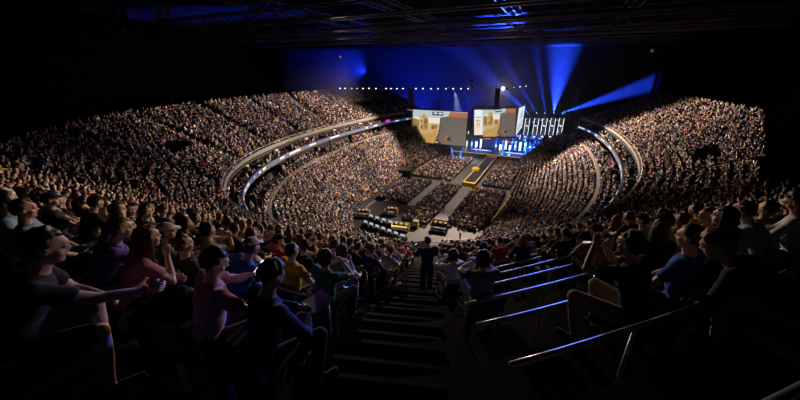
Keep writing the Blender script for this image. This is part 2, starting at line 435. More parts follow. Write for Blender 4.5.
        if hs == 'long':
            for q in range(16):
                an_ = PI*(.98+1.04*q/15); x0 = math.cos(an_)*.082; y0 = math.sin(an_)*.085-.005
                p0 = hx(x0, y0, .02); p1 = hx(x0*1.06, y0*1.05-.005, -.1); p2 = p1+V3(0, -.015, -.13)*rng.uniform(.7, 1.1)+up*0
                h.tube([p0, p1, p2], [.024, .026, .012], 6)
        if hs == 'bun': h.ball(hx(0, -.1, .075), .042)
        if hs == 'cap':
            c = MB(); c.ball(hx(0, -.004, .04), (.086, .106, .082), rot=R)
            vv, ff = remesh(h, .011, 2); hh = MB(); hh.add(vv, ff)
            out['hair'] = hh
            cap = MB(); cv = np.concatenate(c.v); loc = (cv-hc) @ R
            loc[:, 2] = np.maximum(loc[:, 2], .045); cap.add(hc+loc @ R.T, c.f)
            br = [(math.sin(w_)*.075, .075+math.cos(w_)*.085, .042-.012*math.cos(w_)) for w_ in np.linspace(-1.5, 1.5, 9)]
            bt = [(x, .07, .05) for x in np.linspace(-.075, .075, 9)]
            P = [hx(*p) for p in bt+br]+[hx(p[0], p[1], p[2]-.006) for p in bt+br]
            F_ = [(i, i+1, 10+i, 9+i) for i in range(8)]+[(18+i, 27+i, 28+i, 19+i) for i in range(8)]+[(9+i, 10+i, 28+i, 27+i) for i in range(8)]
            cap.add(P, F_); out['cap'] = cap
        else:
            vv, ff = remesh(h, .011, 2); hh = MB(); hh.add(vv, ff); out['hair'] = hh
    # ---- shirt
    c = MB(); x = .014
    c.ball(H+up*.02, (.175*g, .135*g, .11), rot=axes); c.ball(waist, (.162*g, .122*g, .16), rot=axes); c.ball(chest, (.18*g, .13*g, .175), rot=axes)
    c.tube([chest+up*.1, neck-up*.005], [.105, .068])
    for i, (s, e, w) in enumerate(arms):
        c.ball(s, .073); c.tube([chest+(s-chest)*.3, s], [.11, .07])
        if k['sleeve'] == 'short': c.tube([s, s*.35+e*.65], [.068, .064])
        else: c.tube([s, s*.5+e*.5, e], [.066, .06, .052]); c.ball(e, .053); c.tube([e, w-(w-e)*.06], [.052, .037])
    vv, ff = remesh(c, .015, 3); sh_ = MB(); sh_.add(vv, ff); out['shirt'] = sh_
    # ---- trousers, shoes
    c = MB(); c.ball(H-up*.02, (.172*g, .13*g, .115), rot=axes)
    shoes = []
    for (hip, kn, an, toe) in legs:
        c.tube([hip, hip*.5+kn*.5, kn], [.1*g, .086*g, .072])
        if k['legs'] == 'long': c.ball(kn, .071); c.tube([kn, kn*.5+an*.5, an+V3(0, 0, .015)], [.068, .067, .055])
        s_ = MB(); s_.ball(an-V3(0, .02, .04), (.042, .055, .055)); s_.tube([an-V3(0, .02, .052), (an+toe)/2-V3(0, 0, .02), toe+V3(0, .05, .008)], [.04, .045, .036]); vv, ff = remesh(s_, .014, 2); vv[:, 2] = np.maximum(vv[:, 2], 0.002); q_ = MB(); q_.add(vv, ff); shoes.append(q_)
    vv, ff = remesh(c, .015, 3); tr = MB(); tr.add(vv, ff); out['trousers'] = tr; out['shoe'], out['shoe2'] = shoes
    res = {}
    for kk, m_ in out.items():
        mats = {'body': [SKIN[0], M['eye'], M['iris'], M['lip']]}.get(kk, [M['dark']])
        res[kk] = m_.mesh(kk.rstrip('2'), mats, True)
    res['head'] = hc; res['wl'] = arms[0][2]; res['wr'] = arms[1][2]
    return res
POSES = [
    dict(name='sitting upright with hands on lap', hair='short', seed=1),
    dict(name='leaning forward with elbows on knees', lean=.62, wl=(-.05, .62, .6), wr=(.05, .62, .6), hair='short', head=(-.25, 0, 0), seed=2),
    dict(name='resting chin on hand', lean=.5, wl=(-.1, .45, .6), wr=(.06, .42, .92), hr=(.4, .5, -1), hair='long', head=(-.1, .1, 0), girth=.88, seed=3),
    dict(name='looking down at hands', lean=.25, wl=(-.06, .4, .74), wr=(.06, .4, .74), hair='tousled', sleeve='long', head=(.5, 0, 0), seed=4),
    dict(name='sitting with crossed arms', wl=(.1, .24, .78), wr=(-.1, .25, .75), hl=(-1, .3, -.6), hr=(1, .3, -.6), hair='cap', legs='short', head=(.05, -.25, 0), seed=5),
    dict(name='clapping raised hands', wl=(-.03, .36, 1.02), wr=(.03, .36, 1.02), hair='curly', head=(-.05, .2, 0), seed=6),
    dict(name='leaning back in seat', lean=-.15, wl=(-.24, .2, .66), wr=(.24, .2, .66), hair='bun', sleeve='long', girth=.9, knees=(.09, .1), seed=7),
    dict(name='turned to one side', lean=.12, wl=(-.1, .3, .62), wr=(.2, .25, .64), hair='short', head=(.05, .75, 0), sleeve='long', legs='long', girth=1.08, seed=8),
    dict(name='sitting upright with long hair', lean=.1, wl=(-.08, .3, .62), wr=(.08, .32, .62), hair='long', sleeve='long', girth=.88, head=(.1, -.3, 0), knees=(.08, .09), seed=9),
    dict(name='hunched in a cap', lean=.45, wl=(-.14, .48, .62), wr=(.1, .5, .62), hair='cap', head=(0, .3, 0), seed=10),
    # featured poses
    dict(name='reaching', lean=.55, wl=(-.04, .5, .66), wr=(.16, .88, .62), hr=(1, -.3, -.6), hair='tousled', legs='short', head=(.1, -.05, 0), seed=11, knees=(.2, .2)),
    dict(name='drinking', lean=.3, wl=(-.06, .46, 1.1), wr=(.05, .42, 1.06), hl=(-.7, .6, -1), hr=(.7, .6, -1), hair='tousled', legs='long', head=(0, .1, 0), seed=12, knees=(.2, .17), knee_y=.46),
    dict(name='standing', stand=True, lean=.06, wl=(-.1, .36, 1.2), wr=(.12, .34, 1.16), hl=(-1, -.4, -.8), hr=(1, -.4, -.8), hair='short', sleeve='long', head=(.35, 0, 0), girth=1.05, seed=13),
    dict(name='bent', lean=1.22, wl=(-.14, .6, .3), wr=(.16, .6, .34), hair='curly', sleeve='long', head=(.1, .1, 0), seed=14),
    dict(name='phone', lean=.25, wl=(.06, .4, 1.0), wr=(.22, .4, .98), hair='tousled', head=(.45, -.2, 0), seed=16),
    dict(name='chin', lean=.6, wl=(.02, .5, .66), wr=(.05, .56, .98), hr=(.5, .5, -1), hair='short', head=(-.05, 0, 0), seed=15, legs='short'),
]
PM = [person_meshes({q: w for q, w in p.items() if q != 'name'}) for p in POSES]
N_GEN = 10

def set_mats(o, m):
    for i, s in enumerate(o.material_slots):
        if i == 0: s.link = 'OBJECT'; s.material = m
PROTO = {}
def make_person(vi, loc, rz, skin, hair, shirt, pants, shoe, label, group=None, capm=None, category='person'):
    pm = PM[vi]
    if vi not in PROTO:
        root = bpy.data.objects.new('person', pm['body']); COL.objects.link(root)
        for part in ('hair', 'cap', 'shirt', 'trousers', 'shoe', 'shoe2'):
            if part in pm:
                c = bpy.data.objects.new(part.rstrip('2'), pm[part]); COL.objects.link(c); c.parent = root
        PROTO[vi] = root
    else: root = copy_tree(PROTO[vi])
    root.location = [float(v) for v in loc]; root.rotation_euler = (0, 0, rz)
    tag(root, label, category, group)
    if group is None and 'group' in root: del root['group']
    set_mats(root, skin)
    for ch in root.children:
        n = ch.name.split('.')[0]
        set_mats(ch, {'hair': hair, 'cap': capm or shirt, 'shirt': shirt, 'trousers': pants, 'shoe': shoe, 'wristband': M['wristband']}[n])
    return root
def seat_proto():
    m = MB(); m.box((0, .04, .4), (.45, .42, .05)); m.box((0, .24, .385), (.45, .04, .06))
    root = thing('folding_seat', 'seat', 'seat'); m.obj('seat_pan', M['seat'], root)
    m = MB(); m.box((0, -.225, .66), (.45, .045, .42), axes=[(1, 0, 0), (0, .98, .2), (0, -.2, .98)]); m.box((0, -.25, .86), (.42, .05, .04)); m.obj('backrest', M['seat'], root)
    for s in (-1, 1):
        m = MB(); m.box((s*.24, 0, .6), (.035, .3, .035)); m.box((s*.24, -.16, .3), (.04, .06, .6)); m.obj('armrest', M['seat'], root)
    return root
SEAT = []
def make_seat(loc, rz, label, group=None):
    if not SEAT: SEAT.append(seat_proto()); o = SEAT[0]
    else: o = copy_tree(SEAT[0])
    o.location = [float(v) for v in loc]; o.rotation_euler = (0, 0, rz); tag(o, label, 'seat', group); return o

# added black sheet that keeps the right-hand block of seats dark
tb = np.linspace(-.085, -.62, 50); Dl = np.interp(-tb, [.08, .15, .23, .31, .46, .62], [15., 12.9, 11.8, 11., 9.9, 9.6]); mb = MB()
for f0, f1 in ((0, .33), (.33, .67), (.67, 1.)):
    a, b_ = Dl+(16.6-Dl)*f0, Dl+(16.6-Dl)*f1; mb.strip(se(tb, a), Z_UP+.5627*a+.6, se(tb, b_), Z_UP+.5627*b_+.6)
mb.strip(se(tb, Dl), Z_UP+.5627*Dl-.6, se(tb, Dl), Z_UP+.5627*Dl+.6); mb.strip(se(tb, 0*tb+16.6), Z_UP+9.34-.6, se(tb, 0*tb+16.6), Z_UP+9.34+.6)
cvr = thing('darkening_sheet', 'black cloth covering an empty block of seats in the right upper stand', 'cover'); mb.obj('sheet_surface', M['drape'], cvr, True)
# ---- every seat of the upper tier
SLOTS = []   # x, y, z, nx, ny, row, zcam, px, py
for r in range(NEAR_ROWS):
    c = cut(up_curve(TREAD*r+.42), 37.5)
    q = resample(c, .56, RNG.uniform(0, .5))
    z = Z_UP+RISE*r
    P = np.column_stack([q[:, 0], q[:, 1], np.full(len(q), z+1.1)])
    px, py, zc = proj(P)
    for i in range(len(q)):
        if zc[i] < .55 or px[i] < -60 or px[i] > 860 or py[i] < -20 or py[i] > 560: continue
        x, y = q[i, :2]
        if r >= up_rows(x, y)-.2 or in_aisle(x, y, .12) or in_vom(x, y, .3): continue
        if math.hypot(x-CAM[0], y-CAM[1]) < .75: continue
        SLOTS.append((x, y, z, q[i, 2], q[i, 3], r, zc[i], px[i], py[i]))
STAGE_PT = np.array([2., 42.])
def facing(x, y, nx, ny, mixf=.7):
    s = STAGE_PT-np.array([x, y]); s /= np.linalg.norm(s)
    d = np.array([nx, ny])*(1-mixf)+s*mixf
    return math.atan2(-d[0], d[1])
SLOTS.sort(key=lambda s: s[6])
SKP = np.array([.45, .33, .16, .06]); HRP = np.array([.5, .33, .1, .07])
pick = lambda seq, p: seq[int(RNG.choice(len(seq), p=p))]
used = set()
def head_px(s, vi, rz):
    return proj(np.array(Matrix.Rotation(rz, 3, 'Z') @ Vector(PM[vi]['head']))+np.array(s[:3]))
def nearest_slot(px, zc, py, vi, turn):
    best = None
    for i, s in enumerate(SLOTS):
        if i in used or s[6] > zc*2.2+1: continue
        hp = head_px(s, vi, facing(*s[:2], s[3], s[4], .35)+turn)
        if hp[2] < .6: continue
        e = abs(hp[0]-px)/15+abs(hp[2]-zc)/max(.35, zc*.14)+abs(hp[1]-py)/18
        if best is None or e < best[0]: best = (e, i)
    used.add(best[1]); return SLOTS[best[1]]
LATERAL = lambda x, y: (x-ST0[0])*STN[0]+(y-ST0[1])*STN[1]
OVERRIDE = {}
def seatlab(label):
    w = label.split(); return ' '.join(['the']+w[:8])
def feature(px, py, zc, vi, skin, hair, shirt, pants, label, row=None, turn=0., cap=None, dz=0.):
    turn += -.42 if px < 400 else .42
    s = nearest_slot(px, zc, py, vi, turn)
    rz = facing(*s[:2], s[3], s[4], .35)+turn
    o = make_person(vi, s[:3], rz, SKIN[skin], HAIR[hair], CLOTH[shirt], CLOTH[pants], CLOTH['charcoal'], label, None, CLOTH[cap] if cap else None)
    make_seat(s[:3], facing(*s[:2], s[3], s[4], 0.), 'dark folding seat under ' + seatlab(label), None)
    R_ = Matrix.Rotation(rz, 3, 'Z'); h = proj(np.array(R_ @ Vector(PM[vi]['head']))+np.array(s[:3]))
    print('FEATURE %-60s want (%d,%d,%.1f) got (%d,%d,%.1f) row %d' % (label[:60], px, py, zc, h[0], h[1], h[2], s[5]))
    return o, s, rz
def place(o_rz_s, p):
    o, s, rz = o_rz_s; return np.array(Matrix.Rotation(rz, 3, 'Z') @ Vector(p))+np.array(s[:3])
def phone(loc, rz, label, glow=True, tilt=.75):
    t = thing('phone', label, 'phone', loc, rz); t.rotation_euler = (tilt, 0, rz)
    m = MB(); m.box((0, 0, 0), (.075, .15, .009)); m.obj('phone_case', M['dark'], t)
    m = MB(); m.box((0, 0, .005), (.066, .135, .002)); m.obj('screen', M['phone'], t); return t

p1 = feature(41, 232, 2.2, 10, 0, 0, 'charcoal', 'black', 'person in dark tee reaching forward past knee with red wristband beside the aisle rail')
w = PM[10]['wr']; m = MB(); m.tube([V3(*w)-V3(.0, .02, .0), V3(*w)+V3(.0, .012, 0)], .036, 12); m.obj('wristband', M['wristband'], p1[0], True)
p2 = feature(107, 232, 3.2, 15, 0, 1, 'purple', 'black', 'person in violet tee with chin on fist and red wristband')
w = PM[15]['wr']; m = MB(); m.tube([V3(*w)-V3(0, 0, .04), V3(*w)-V3(0, 0, .01)], .034, 12); m.obj('wristband', M['wristband'], p2[0], True)
feature(148, 275, 2.7, 2, 0, 3, 'pink', 'black', 'person in pale pink top with long auburn hair beside violet tee')
p4 = feature(213, 263, 3.3, 14, 0, 0, 'pink', 'charcoal', 'person in faded red top looking down at a glowing phone')
phone(place((p4[0], p4[1], p4[2]), (.15, .46, 1.08)), p4[2], 'glowing white phone held by the person in faded red top')
p5 = feature(305, 290, 2.6, 3, 1, 0, 'navy', 'black', 'person in navy jersey holding a white sheet of paper')
pt = thing('paper_sheet', 'white folded paper sheet held by the person in navy jersey', 'paper', place(p5, (.02, .5, .76)), p5[2]); m = MB(); m.box((0, 0, 0), (.21, .15, .004)); m.box((0, .1, .015), (.21, .06, .004), axes=[(1, 0, 0), (0, .9, .4), (0, -.4, .9)]); pm_ = m.obj('page', M['paper'], pt)
feature(20, 208, 4.0, 0, 0, 1, 'light blue', 'denim', 'person in teal blue tee with short hair behind the reaching person')
feature(60, 208, 5.0, 1, 0, 0, 'white', 'charcoal', 'person in white tee leaning forward behind the reaching person')
feature(8, 225, 3.2, 7, 1, 0, 'light blue', 'denim', 'person in turquoise shirt turned aside behind dark tee at the edge')
feature(163, 245, 4.2, 4, 1, 1, 'green', 'denim', 'person in green tee with crossed arms and pale cap', cap='white')
feature(250, 252, 4.6, 6, 0, 1, 'white', 'charcoal', 'person in white long-sleeved top leaning back with tied bun')
feature(200, 232, 6.0, 5, 0, 0, 'beige', 'denim', 'person in beige tee clapping raised hands')
feature(262, 275, 3.6, 9, 0, 0, 'blue', 'black', 'person in blue top hunched beneath a white cap', cap='white')
p7 = feature(648, 262, 2.7, 11, 0, 1, 'charcoal', 'khaki', 'person in dark tee and pale trousers drinking from a bottle')
c = (PM[11]['wl']+PM[11]['wr'])/2
bt = thing('drink_bottle', 'clear drinking bottle raised by the person in pale trousers', 'bottle', place(p7, c+V3(0, .06, -.02)), p7[2]); bt.rotation_euler = (1.1, 0, p7[2])
m = MB(); m.tube([(0, 0, -.09), (0, 0, .05), (0, 0, .08), (0, 0, .11)], [.03, .03, .014, .012], 12); m.obj('bottle_body', M['rail'], bt, True); m = MB(); m.tube([(0, 0, .105), (0, 0, .125)], .015, 12); m.obj('bottle_cap', M['yellow'], bt, True)
feature(690, 246, 2.9, 0, 0, 0, 'blue', 'black', 'person in royal blue tee with short dark hair by the drinker')
feature(705, 325, 1.5, 13, 1, 2, 'charcoal', 'khaki', 'person in dark jacket with curly brown hair bent over knees beside royal blue tee')
feature(738, 215, 3.9, 1, 0, 0, 'light blue', 'denim', 'person in pale blue tee leaning forward with elbows on knees')
feature(762, 240, 3.3, 2, 0, 0, 'white', 'black', 'person in white tee with long dark hair and chin on hand')
feature(794, 196, 4.2, 3, 1, 0, 'white', 'charcoal', 'person in white long-sleeved top looking down at hands by far row end')
feature(688, 215, 6.0, 1, 0, 0, 'yellow', 'denim', 'person in yellow tee leaning forward above royal blue tee')
feature(716, 203, 7.5, 0, 1, 0, 'yellow', 'charcoal', 'person in lemon yellow tee sitting upright further up the tier')
feature(708, 225, 4.6, 7, 0, 1, 'grey', 'denim', 'person in grey sweater turned aside next to yellow tee')
feature(668, 226, 5.2, 9, 0, 0, 'beige', 'denim', 'person in beige tee hunched under a dark cap', cap='black')
# the steward standing on the main stairs
z_t = 4.2
d = ray(424, 262); best = None
for r in range(14, 26):
    for tt in np.linspace(-2, 16, 400):
        q = ST0+STD*tt+STN*.28
        D = off(*q)
        if abs(D-(TREAD*r+.4)) < .03:
            hp = proj((*q, Z_UP+RISE*r+1.6)); e = abs(hp[2]-8.3)
            if best is None or e < best[0]: best = (e, q, r, hp)
q, r = best[1], best[2]; print('STEWARD', best[3], r)
rz = math.atan2(-STD[0], STD[1])+.35
st = make_person(12, (*q, Z_UP+RISE*r), rz, SKIN[1], HAIR[0], CLOTH['navy'], CLOTH['black'], CLOTH['black'], 'person standing on the stairs in dark navy jacket reading white papers')
pt = thing('paper_sheet', 'white paper sheets held by the person standing on the stairs', 'paper', np.array(Matrix.Rotation(rz, 3, 'Z') @ Vector((0.01, .46, 1.22)))+np.array((*q, Z_UP+RISE*r)), rz); pt.rotation_euler = (.7, 0, rz)
m = MB(); m.box((0, 0, 0), (.2, .28, .003)); m.box((.03, .01, .006), (.2, .28, .003), .15); m.obj('page', M['paper'], pt)

# ---- the nearest spectators as individuals
NIND = 282
ind, rest, seats_c = [], [], []
rowcount = {}
# seat numbers counted outwards from the main stairs
near = [i for i, s in enumerate(SLOTS) if s[6] < 30]
order = {}
for r in range(NEAR_ROWS):
    for sg in (-1, 1):
        L = [(abs(LATERAL(SLOTS[i][0], SLOTS[i][1])), i) for i in near if SLOTS[i][5] == r and (LATERAL(SLOTS[i][0], SLOTS[i][1]) > 0) == (sg > 0)]
        for kk, (_, i) in enumerate(sorted(L)): order[i] = (sg, kk+1)
CAM_ROW = 26
hair_word = {0: 'black-haired', 1: 'brown-haired', 2: 'fair-haired', 3: 'auburn-haired'}
for i, s in enumerate(SLOTS):
    if i in used: continue
    if RNG.random() < .05: 
        rest.append((s, 'empty')); continue
    if s[7] > 766 and s[8] < 182 and s[6] > 9: continue
    la = LATERAL(s[0], s[1])
    if s[6] < 2.6 or (la < 0 and s[6] < 3.5) or (la > 0 and s[6] < 3.4): continue
    if la > 0 and 430 < s[7] < 640 and s[6] < 15 and RNG.random() < (.88 if s[6] < 7 else .5): continue
    inframe = -25 < s[7] < 825 and s[8] < 440
    if len(ind) < NIND and inframe and s[6] > .8 and s[6] < 29: ind.append(i)
    else: rest.append((s, 'full'))
for i in ind:
    s = SLOTS[i]; sg, kk = order[i]
    vi = int(RNG.integers(0, N_GEN)); sn = pick(SHIRTS, SHIRT_P); hn = int(RNG.choice(4, p=HRP)); pn = pick(PANTS, PANTS_P); skn = int(RNG.choice(4, p=SKP))
    row = CAM_ROW-s[5]
    where = 'row %s down, seat %s %s of stairs' % (num(max(row, 0)), num(kk), 'right' if sg > 0 else 'left')
    lab = 'person in %s, %s, %s' % (sn, {0: 'sitting upright', 1: 'elbows on knees', 2: 'chin on hand', 3: 'looking down', 4: 'arms crossed', 5: 'clapping', 6: 'leaning back', 7: 'turned aside', 8: 'long-haired', 9: 'hunched'}[vi], where)
    capn = pick(['black', 'white', 'red', 'navy'], [.5, .2, .15, .15])
    make_person(vi, s[:3], facing(*s[:2], s[3], s[4], .6)+RNG.uniform(-.25, .2)+(-.35 if sg < 0 else .25), SKIN[skn], HAIR[hn], CLOTH[sn], CLOTH[pn], CLOTH[pick(['black', 'white', 'charcoal'], [.4, .25, .35])], lab, 'spectators in the near rows of the upper tier', CLOTH[capn])
    make_seat(s[:3], facing(*s[:2], s[3], s[4], 0.), 'dark folding seat, ' + where, 'folding seats in the near rows')
print('IND', len(ind), 'max z', SLOTS[ind[-1]][6])
# ------------------------------------------------------------------ the mass of the crowd (uncountable at this distance): one mesh
FLOOR_BLOCKS = [(-18., -9.6, -12, 5.), (-6.6, -.6, -21, 5.), (2.6, 11.2, -19, 5.), (-18., -5.2, 9., 37.), (4.2, 11.8, 9., 37.)]
crowd = []     # x, y, z, rz, lod
def vis(x, y, z):
    px, py, zc = proj((x, y, z)); return zc > .5 and -30 < px < 830 and -20 < py < 430, zc
def hidden(P):
    for k in np.linspace(.25, .97, 14):
        q = CAM+(np.array(P)-CAM)*k; D = off(q[0], q[1])
        if D > 0 and q[2] < Z_UP+.5627*D-.1: return True
    return False
for (s, w_) in rest:
    if w_ == 'empty': continue
    x, y, z, nx, ny = s[:5]
    if not vis(x, y, z+1.2)[0]: continue
    crowd.append((x, y, z, facing(x, y, nx, ny), s[6]))
_io = np.hypot(*(inner(T_ALL)-se(T_ALL, -5.)).T); _mc = low_curve(.5)
def low_tight(x, y): return _io[np.argmin((_mc[:, 0]-x)**2+(_mc[:, 1]-y)**2)]/NL < .3
VOM_LOW = [(at_z(336, 206, 2.6), .35), (at_z(405, 170, 2.6), .3)]
for i in range(NL):
    c = cut(low_curve((i+.45)/NL), 37.8); z = 1.2+i*10/NL
    for x, y, nx, ny in resample(c, .56, RNG.uniform(0, .5)):
        ok, zc = vis(x, y, z+1)
        if not ok or in_aisle(x, y, -.3) or RNG.random() < .06: continue
        if i % 2 and low_tight(x, y): continue
        if any(math.hypot(x-p[0], y-p[1]) < 2.6 and i < 4 for p, _ in VOM_LOW): continue
        if y < -25 and hidden((x, y, z+1.2)): continue
        crowd.append((x, y, z, facing(x, y, nx, ny), zc))
for i in range(3):
    c = cut(up_curve(-4.5+.85*i+.4), 37.5); z = 11.3+.3*i
    for x, y, nx, ny in resample(c, .58, RNG.uniform(0, .5)):
        ok, zc = vis(x, y, z+1)
        if not ok or RNG.random() < .28 or math.sin(x*.7+y*.5) > .93: continue
        if y < -25 and hidden((x, y, z+1.2)): continue
        crowd.append((x, y, z, facing(x, y, nx, ny), zc))
for dd in (-1.2, .1):
    for x, y, nx, ny in resample(cut(up_curve(dd), 37.5), .62, RNG.uniform(0, .5)):
        ok, zc = vis(x, y, 15)
        if not ok or RNG.random() < .4 or (y < -25 and hidden((x, y, 15.))): continue
        crowd.append((x, y, 13.98, facing(x, y, nx, ny), zc))
for (x0, x1, y0, y1) in FLOOR_BLOCKS:
    for y in np.arange(y0, y1, .92):
        for x in np.arange(x0, x1, .55):
            ok, zc = vis(x, y, 1)
            if not ok or RNG.random() < .08 or (y < -15 and hidden((x, y, 1.2))): continue
            if y < -12.5 and x > 9.5+(y+19)*.25: continue
            crowd.append((x+RNG.uniform(-.05, .05), y, 0, RNG.uniform(-.15, .15), zc))
def arr(me):
    me.calc_loop_triangles(); v = np.empty(len(me.vertices)*3); me.vertices.foreach_get('co', v)
    t = np.empty(len(me.loop_triangles)*3, int); me.loop_triangles.foreach_get('vertices', t); return v.reshape(-1, 3), t.reshape(-1, 3)
def decim(v, t, target):
    mb = MB(); mb.add(v, t); me = mb.mesh('tmp', []); o = bpy.data.objects.new('tmp', me); COL.objects.link(o)
    d = o.modifiers.new('d', 'DECIMATE'); d.ratio = min(1, target/max(1, len(t)))
    e = o.evaluated_get(bpy.context.evaluated_depsgraph_get()); out = bpy.data.meshes.new_from_object(e); r = arr(out)
    bpy.data.objects.remove(o); bpy.data.meshes.remove(me); bpy.data.meshes.remove(out); return r
def sub(v, t, keep):
    k = keep[t].all(1); t = t[k]; u, inv = np.unique(t, return_inverse=True); return v[u], inv.reshape(t.shape)
LOD = {}
for vi in range(N_GEN):
    pm = PM[vi]; v, t = arr(pm['body'])
    keep = np.linalg.norm(v-pm['head'], axis=1) < .23
    for w in ('wl', 'wr'): keep |= np.linalg.norm(v-pm[w], axis=1) < .21
    bv, bt_ = sub(v, t, keep)
    for lod, (nb, nh, ns, nt_) in enumerate(((150, 50, 90, 60), (44, 16, 30, 18))):
        V, T_, G = [], [], []; n = 0
        for part, tgt in (('body', nb), ('hair', nh), ('cap', nh), ('shirt', ns), ('trousers', nt_)):
            if part not in pm: continue
            a, b_ = decim(*((bv, bt_) if part == 'body' else arr(pm[part])), tgt)
            V.append(a); T_.append(b_+n); n += len(a); G += [{'body': 0, 'hair': 1, 'cap': 4, 'shirt': 2, 'trousers': 3}[part]]*len(b_)
        LOD[vi, lod] = (np.concatenate(V), np.concatenate(T_), np.array(G))
PAL = SKIN+HAIR+[CLOTH[s] for s in SHIRTS]+[CLOTH['denim'], CLOTH['khaki']]
PI_ = {m.name: i for i, m in enumerate(PAL)}
crowd = np.array(crowd); print('CROWD', len(crowd), 'mid', int((crowd[:, 4] < 30).sum()))
vi_all = RNG.integers(0, N_GEN, len(crowd)); lod_all = (crowd[:, 4] > 30).astype(int)
Vs, Ts, Ms = [], [], []; base = 0
shirt_ids = np.array([PI_[CLOTH[s].name] for s in SHIRTS]); pant_ids = np.array([PI_[CLOTH[s].name] for s in PANTS])
for (vi, lod), (v, t, g) in LOD.items():
    I = crowd[(vi_all == vi) & (lod_all == lod)]
    if not len(I): continue
    n = len(I); rz = I[:, 3]+RNG.normal(0, .22, n); sc = RNG.normal(1, .05, n)
    c, s = np.cos(rz)*sc, np.sin(rz)*sc
    P = np.empty((n, len(v), 3))
    I = I.copy(); jj = RNG.uniform(-.16, .16, n); I[:, 0] -= np.sin(I[:, 3])*jj; I[:, 1] += np.cos(I[:, 3])*jj; I[:, 2] += RNG.uniform(0, .1, n)
    P[:, :, 0] = I[:, 0, None]+c[:, None]*v[:, 0]-s[:, None]*v[:, 1]; P[:, :, 1] = I[:, 1, None]+s[:, None]*v[:, 0]+c[:, None]*v[:, 1]; P[:, :, 2] = I[:, 2, None]+sc[:, None]*v[:, 2]
    mi = np.stack([RNG.choice(4, n, p=SKP), 4+RNG.choice(4, n, p=HRP), shirt_ids[RNG.choice(len(SHIRTS), n, p=SHIRT_P)], pant_ids[RNG.choice(len(PANTS), n, p=PANTS_P)], shirt_ids[RNG.choice(len(SHIRTS), n, p=SHIRT_P)]], 1)
    Vs.append(P.reshape(-1, 3)); Ts.append((t[None]+(base+np.arange(n)*len(v))[:, None, None]).reshape(-1, 3)); Ms.append(mi[:, g].reshape(-1)); base += n*len(v)
V = np.concatenate(Vs); T_ = np.concatenate(Ts); Mi = np.concatenate(Ms)
me = bpy.data.meshes.new('crowd'); me.vertices.add(len(V)); me.loops.add(len(T_)*3); me.polygons.add(len(T_))
me.vertices.foreach_set('co', V.ravel()); me.loops.foreach_set('vertex_index', T_.ravel().astype(np.int32)); me.polygons.foreach_set('loop_start', (np.arange(len(T_))*3).astype(np.int32))
for m in PAL: me.materials.append(m)
me.polygons.foreach_set('material_index', Mi.astype(np.int32)); me.update(calc_edges=True)
o = bpy.data.objects.new('crowd', me); COL.objects.link(o); tag(o, 'dense seated crowd filling all stands and the arena floor', 'crowd', None, 'stuff')
print('crowd verts', len(V), 'tris', len(T_))
# the seats of that crowd, also uncountable
c, s = np.cos(crowd[:, 3]), np.sin(crowd[:, 3]); SV = []; 
bx = np.array([(x, y, z) for x in (-.22, .22) for y in (-.03, .03) for z in (-.42, .2)])+np.array([0, -.24, .62])
bx2 = np.array([(x, y, z) for x in (-.22, .22) for y in (-.2, .2) for z in (-.025, .025)])+np.array([0, .02, .4])
bq = np.array([(0, 1, 3, 2), (4, 6, 7, 5), (0, 4, 5, 1), (2, 3, 7, 6), (0, 2, 6, 4), (1, 5, 7, 3)])
bv = np.concatenate([bx, bx2]); bf = np.concatenate([bq, bq+8])
P = np.stack([crowd[:, 0, None]+c[:, None]*bv[:, 0]-s[:, None]*bv[:, 1], crowd[:, 1, None]+s[:, None]*bv[:, 0]+c[:, None]*bv[:, 1], crowd[:, 2, None]+0*c[:, None]+bv[:, 2]], -1).reshape(-1, 3)
Fq = (bf[None]+(np.arange(len(crowd))*16)[:, None, None]).reshape(-1, 4)
me = bpy.data.meshes.new('seating'); me.vertices.add(len(P)); me.loops.add(len(Fq)*4); me.polygons.add(len(Fq)); me.vertices.foreach_set('co', P.ravel())
me.loops.foreach_set('vertex_index', Fq.ravel().astype(np.int32)); me.polygons.foreach_set('loop_start', (np.arange(len(Fq))*4).astype(np.int32)); me.materials.append(M['seat']); me.update(calc_edges=True)
o = bpy.data.objects.new('seating', me); COL.objects.link(o); tag(o, 'dark seats beneath the dense crowd in the stands', 'seating', None, 'stuff')

# ------------------------------------------------------------------ row rails near the camera
nrail = 0
for r in range(13, 27):
    c = cut(up_curve(TREAD*r+.80), 30); q = resample(c, .35); z = Z_UP+RISE*r
    dist = np.hypot(q[:, 0]-CAM[0], q[:, 1]-CAM[1]); lat = LATERAL(q[:, 0], q[:, 1])
    for sg in (-1, 1):
        if sg < 0 and r > 23: continue
        k = [i for i in range(len(q)) if dist[i] < 26 and lat[i]*sg > .72 and not in_aisle(*q[i, :2])]
        k = [i for i in k if proj((*q[i, :2], z+.8))[2] > -1.5]
        if len(k) < 8: continue
        for run in np.split(np.array(k), np.where(np.diff(k) > 1)[0]+1):
            if len(run) < 8: continue
            if not any(vis(*q[i, :2], z+.85)[0] for i in run): continue
            p0 = q[run[len(run)//2], :2]
            t = thing('row_rail', 'grey metal rail behind seat row %s, %s of the stairs%s' % (num(27-r), 'right' if sg > 0 else 'left', '' if min(abs(lat[run])) < 3 else ', beyond the next aisle'), 'railing', (*p0, z), 0, None)
            m = MB(); L = q[run][:, :2]-p0
            m.tube(np.column_stack([L, np.full(len(L), .93)]), .024, 8); m.obj('top_rail', M['rail'], t, True)
            for i in range(0, len(L), 6):
                m = MB(); m.tube([(*L[i], 0), (*L[i], .92)], .016, 6); m.obj('post', M['rail'], t, True)
            nrail += 1
print('RAILS', nrail)

